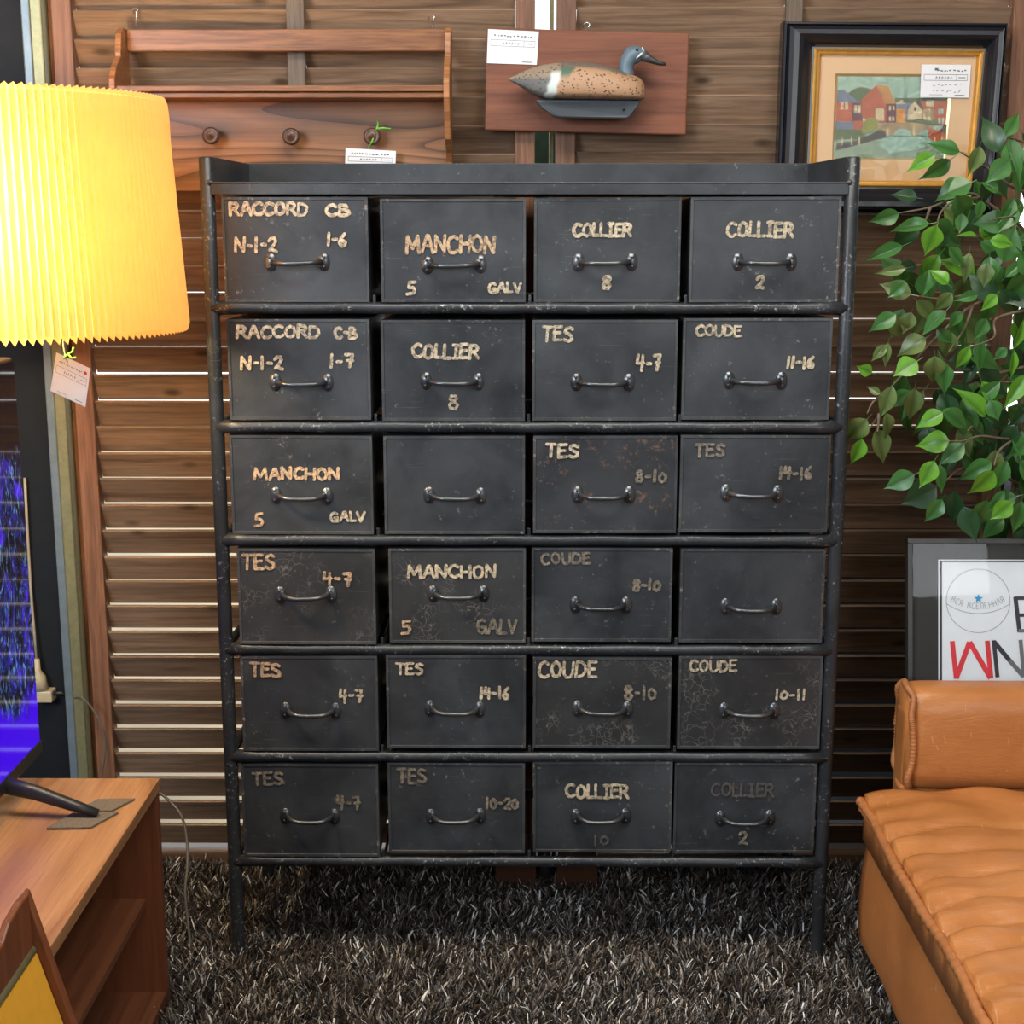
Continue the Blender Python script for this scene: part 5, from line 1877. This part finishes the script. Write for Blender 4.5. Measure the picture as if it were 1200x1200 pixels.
for lst, y0, y1 in (
    ([(1235, 235), (1190, 221), (1165, 203), (1143, 189), (1125, 178)], 0.2, 0.10),
    ([(1215, 285), (1192, 261), (1185, 254), (1160, 258)], 0.2, 0.08),
    ([(1230, 300), (1150, 232), (1120, 232), (1090, 243), (1058, 249), (1052, 250)], 0.22, 0.14),
    ([(1150, 232), (1118, 236), (1102, 250), (1098, 268)], 0.2, 0.10),
    ([(1090, 243), (1085, 258), (1078, 266)], 0.15, 0.16),
    ([(1240, 330), (1180, 345), (1140, 358), (1105, 388), (1083, 410), (1060, 436), (1040, 460), (1030, 485), (1012, 512)], 0.2, 0.04),
    ([(1060, 436), (1040, 438), (1022, 437)], 0.06, 0.02),
    ([(1040, 460), (1024, 470), (1016, 485)], 0.05, 0.03),
    ([(1030, 485), (1029, 500), (1028, 506)], 0.05, 0.03),
    ([(1140, 358), (1130, 385), (1112, 412)], 0.15, 0.08),
    ([(1220, 360), (1168, 373), (1165, 395), (1136, 407)], 0.16, 0.04),
    ([(1235, 500), (1190, 514), (1150, 511), (1128, 517), (1112, 517)], 0.18, 0.04),
    ([(1190, 514), (1172, 527), (1165, 545)], 0.15, 0.05),
    ([(1220, 440), (1188, 448), (1172, 447)], 0.15, 0.03),
    ([(1150, 511), (1140, 500), (1134, 505)], 0.14, 0.08),
    ([(1230, 590), (1180, 560), (1130, 548), (1100, 570), (1080, 558)], 0.22, 0.18),
    ([(1240, 350), (1150, 345), (1100, 350), (1068, 345)], 0.22, 0.16),
    ([(1240, 180), (1195, 165), (1180, 160)], 0.22, 0.14),
    ([(1240, 420), (1160, 440), (1110, 455), (1075, 455)], 0.24, 0.18),
):
    branch(bp(lst, y0, y1))


def leaf_mesh(fold, curl, wd, twist):
    N = 9
    vs, fs, vein = [], [], []
    W = [0.0, 0.55, 0.86, 1.0, 0.97, 0.84, 0.62, 0.34, 0.12, 0.0]
    cols = (-1, -0.5, -0.06, 0.06, 0.5, 1)
    for i in range(N + 1):
        t = i / N
        w_ = W[i] * wd / 2
        bend = -curl * (t ** 2)
        for c_ in cols:
            x = t * math.cos(curl * t * 0.5)
            y = c_ * w_ * math.cos(fold)
            z = bend + abs(c_) * w_ * math.sin(fold) + twist * c_ * w_ * t + 0.012 * math.sin(t * 13 + c_ * 3) * abs(c_)
            vs.append((x, y, z))
            vein.append(0.85 if abs(c_) < 0.1 else 0.0)
    m_ = len(cols)
    for i in range(N):
        for k in range(m_ - 1):
            a_ = i * m_ + k
            fs.append((a_, a_ + m_, a_ + m_ + 1, a_ + 1))
    # petiole
    o_ = len(vs)
    vs += [(-0.22, -0.008, 0.05), (-0.22, 0.008, 0.05), (0.0, 0.012, 0.0), (0.0, -0.012, 0.0)]
    vein += [1, 1, 1, 1]
    fs.append((o_, o_ + 3, o_ + 2, o_ + 1))
    me = bpy.data.meshes.new('leaf')
    me.from_pydata(vs, [], fs)
    me.polygons.foreach_set('use_smooth', [True] * len(fs))
    at = me.attributes.new('vein', 'FLOAT', 'POINT')
    at.data.foreach_set('value', vein)
    return me


shapes = [(0.25, 0.12, 0.56, 0.1), (0.45, 0.30, 0.52, 0.3), (0.12, 0.05, 0.60, -0.2), (0.60, 0.18, 0.50, 0.0), (0.30, 0.45, 0.58, -0.35)]
LM = {}
for cn in ('bright', 'mid', 'olive', 'dark'):
    for si, s in enumerate(shapes):
        me = leaf_mesh(*s)
        me.materials.append(M['leaf_' + cn])
        LM[(cn, si)] = me
rl = random.Random(21)
leafcount = [0]


def leaf(base, tip, cn, wscale=1.0, face=None, si=None):
    base, tip = Vector(base), Vector(tip)
    X = tip - base
    L = X.length
    X.normalize()
    nrm = face if face is not None else Vector((rl.uniform(-0.5, 0.3), -1, rl.uniform(-0.1, 0.7)))
    Z = (nrm - X * nrm.dot(X)).normalized()
    Yv = Z.cross(X)
    rot = Matrix((X, Yv, Z)).transposed().to_4x4()
    o = bpy.data.objects.new('leaf', LM[(cn, rl.randrange(5) if si is None else si)])
    COL.objects.link(o)
    o.parent = fic
    loc = Matrix.Translation(base - WP[fic.name])
    o.matrix_local = loc @ rot @ Matrix.Diagonal((L, L * wscale, L, 1))
    leafcount[0] += 1


hand = [
    (1096, 181, 1062, 200, 'b', 1.0), (1114, 187, 1081, 213, 'm', 0.9), (1125, 178, 1087, 166, 'm', 0.8), (1148, 171, 1136, 208, 'o', 1.3), (1178, 159, 1196, 131, 'm', 1.0),
    (1188, 200, 1185, 156, 'm', 1.1), (1138, 214, 1107, 226, 'm', 1.5), (1075, 232, 1044, 226, 'd', 1.1), (1054, 250, 1019, 261, 'm', 1.1), (1078, 264, 1040, 292, 'd', 0.9),
    (1058, 288, 1012, 305, 'm', 0.8), (1097, 264, 1084, 301, 'b', 1.2), (1185, 259, 1138, 262, 'm', 0.95), (1145, 277, 1120, 274, 'b', 0.6), (1160, 282, 1193, 284, 'b', 1.0),
    (1062, 314, 1025, 321, 'o', 0.7), (1068, 345, 1030, 332, 'o', 1.0), (1088, 316, 1083, 349, 'm', 1.3), (1111, 333, 1091, 313, 'b', 1.4), (1112, 290, 1133, 314, 'm', 0.9),
    (1136, 296, 1129, 334, 'o', 0.8), (1156, 308, 1153, 338, 'o', 1.2), (1178, 325, 1202, 302, 'm', 1.0), (1050, 368, 1018, 388, 'm', 1.1), (1052, 372, 1056, 400, 'o', 1.5),
    (1068, 366, 1058, 392, 'o', 1.2), (1116, 343, 1094, 366, 'o', 1.0), (1085, 396, 1050, 415, 'o', 1.4), (1075, 423, 1047, 440, 'b', 1.4), (1109, 364, 1078, 393, 'm', 1.0),
    (1038, 404, 1021, 424, 'o', 1.0), (1041, 402, 1036, 432, 'o', 0.8), (1022, 437, 1004, 429, 'b', 1.1), (1032, 462, 1015, 452, 'o', 1.1), (1016, 491, 990, 519, 'o', 1.2),
    (1010, 514, 998, 547, 'b', 1.3), (1027, 502, 1040, 546, 'o', 1.0), (1046, 452, 1031, 492, 'o', 1.1), (1038, 484, 1046, 521, 'o', 0.9), (1095, 417, 1095, 452, 'o', 1.3),
    (1114, 388, 1106, 424, 'o', 1.1), (1104, 425, 1110, 464, 'm', 1.1), (1156, 373, 1143, 399, 'm', 1.2), (1136, 406, 1120, 435, 'b', 0.8), (1168, 345, 1152, 363, 'b', 1.0),
    (1172, 447, 1134, 481, 'm', 0.9), (1202, 439, 1177, 480, 'b', 1.0), (1160, 469, 1171, 494, 'm', 1.3), (1105, 483, 1074, 500, 'b', 1.2), (1113, 517, 1074, 519, 'b', 1.2),
    (1104, 480, 1139, 504, 'm', 1.1), (1130, 520, 1099, 546, 'm', 1.0), (1095, 540, 1078, 573, 'b', 1.1), (1101, 544, 1104, 580, 'm', 0.9), (1072, 556, 1035, 573, 'm', 1.0),
    (1098, 571, 1056, 592, 'd', 1.4), (1165, 552, 1140, 583, 'b', 1.2), (1180, 540, 1165, 577, 'm', 1.1), (1104, 585, 1085, 614, 'm', 1.2), (1119, 576, 1115, 616, 'd', 1.2),
    (1186, 588, 1160, 610, 'b', 1.2), (1197, 587, 1187, 629, 'm', 0.9), (1177, 575, 1158, 600, 'm', 0.7), (1163, 541, 1124, 562, 'm', 0.9), (1072, 455, 1067, 496, 'o', 1.1),
    (1210, 515, 1180, 534, 'm', 1.1), (1150, 392, 1146, 442, 'm', 0.5), (1199, 375, 1192, 415, 'b', 0.6), (1188, 410, 1186, 447, 'b', 0.6), (1180, 408, 1164, 422, 'm', 1.0),
    (1105, 455, 1094, 478, 'd', 1.3), (1130, 448, 1124, 480, 'd', 1.2), (1140, 425, 1131, 452, 'd', 1.2), (1146, 345, 1118, 352, 'm', 1.0), (1100, 325, 1120, 350, 'd', 1.1),
    (1098, 385, 1118, 405, 'm', 1.0), (1128, 365, 1110, 385, 'm', 1.2), (1150, 480, 1160, 512, 'd', 1.0), (1060, 330, 1040, 350, 'm', 1.0), (1075, 312, 1050, 312, 'd', 1.0),
    (1170, 225, 1150, 212, 'm', 1.2), (1188, 232, 1172, 262, 'm', 1.2), (1150, 235, 1146, 258, 'm', 0.9), (1128, 250, 1124, 275, 'm', 1.0), (1110, 272, 1098, 292, 'd', 1.2),
]
cmap = {'b': 'bright', 'm': 'mid', 'o': 'olive', 'd': 'dark'}
for (x0_, y0_, x1_, y1_, k_, ws) in hand:
    t = (x0_ - 1000) / 200
    yb = 0.02 + 0.10 * max(0, min(1, t)) + rl.uniform(-0.02, 0.02)
    if k_ == 'd':
        yb += 0.12
    if k_ == 'b':
        yb -= 0.03
    if y0_ < 260:
        yb += 0.03
    leaf(P(x0_, y0_, yb), P(x1_, y1_, yb + rl.uniform(-0.012, 0.012)), cmap[k_], ws * 1.05, None)

# the mass behind
def inside(x, y):
    # left outline of the crown in the photograph's measure
    prof_ = [(130, 1180), (160, 1165), (200, 1115), (230, 1090), (300, 1045), (340, 1045), (400, 1045), (440, 1040), (480, 1045), (520, 1085), (560, 1080), (590, 1095), (612, 1140), (626, 1180)]
    for i in range(len(prof_) - 1):
        if prof_[i][0] <= y <= prof_[i + 1][0]:
            t = (y - prof_[i][0]) / (prof_[i + 1][0] - prof_[i][0])
            return x > prof_[i][1] * (1 - t) + prof_[i + 1][1] * t
    return False


n_ = 0
while n_ < 198:
    x, y = rl.uniform(1040, 1260), rl.uniform(132, 626)
    if not inside(x - 12, y):
        continue
    if x < 1120 and rl.random() < 0.35:
        continue
    depth = rl.uniform(0.10, 0.33)
    an = rl.uniform(-2.6, -0.5) if rl.random() < 0.75 else rl.uniform(-3.1, 3.1)
    ln_ = rl.uniform(32, 50)
    k_ = rl.choices(['mid', 'dark', 'olive', 'bright'], [0.45, 0.34, 0.13, 0.08])[0]
    leaf(P(x, y, depth), P(x + ln_ * math.cos(an), y - ln_ * math.sin(an), depth + rl.uniform(-0.02, 0.02)), k_, rl.uniform(0.85, 1.25))
    n_ += 1
print('leaves', leafcount[0])
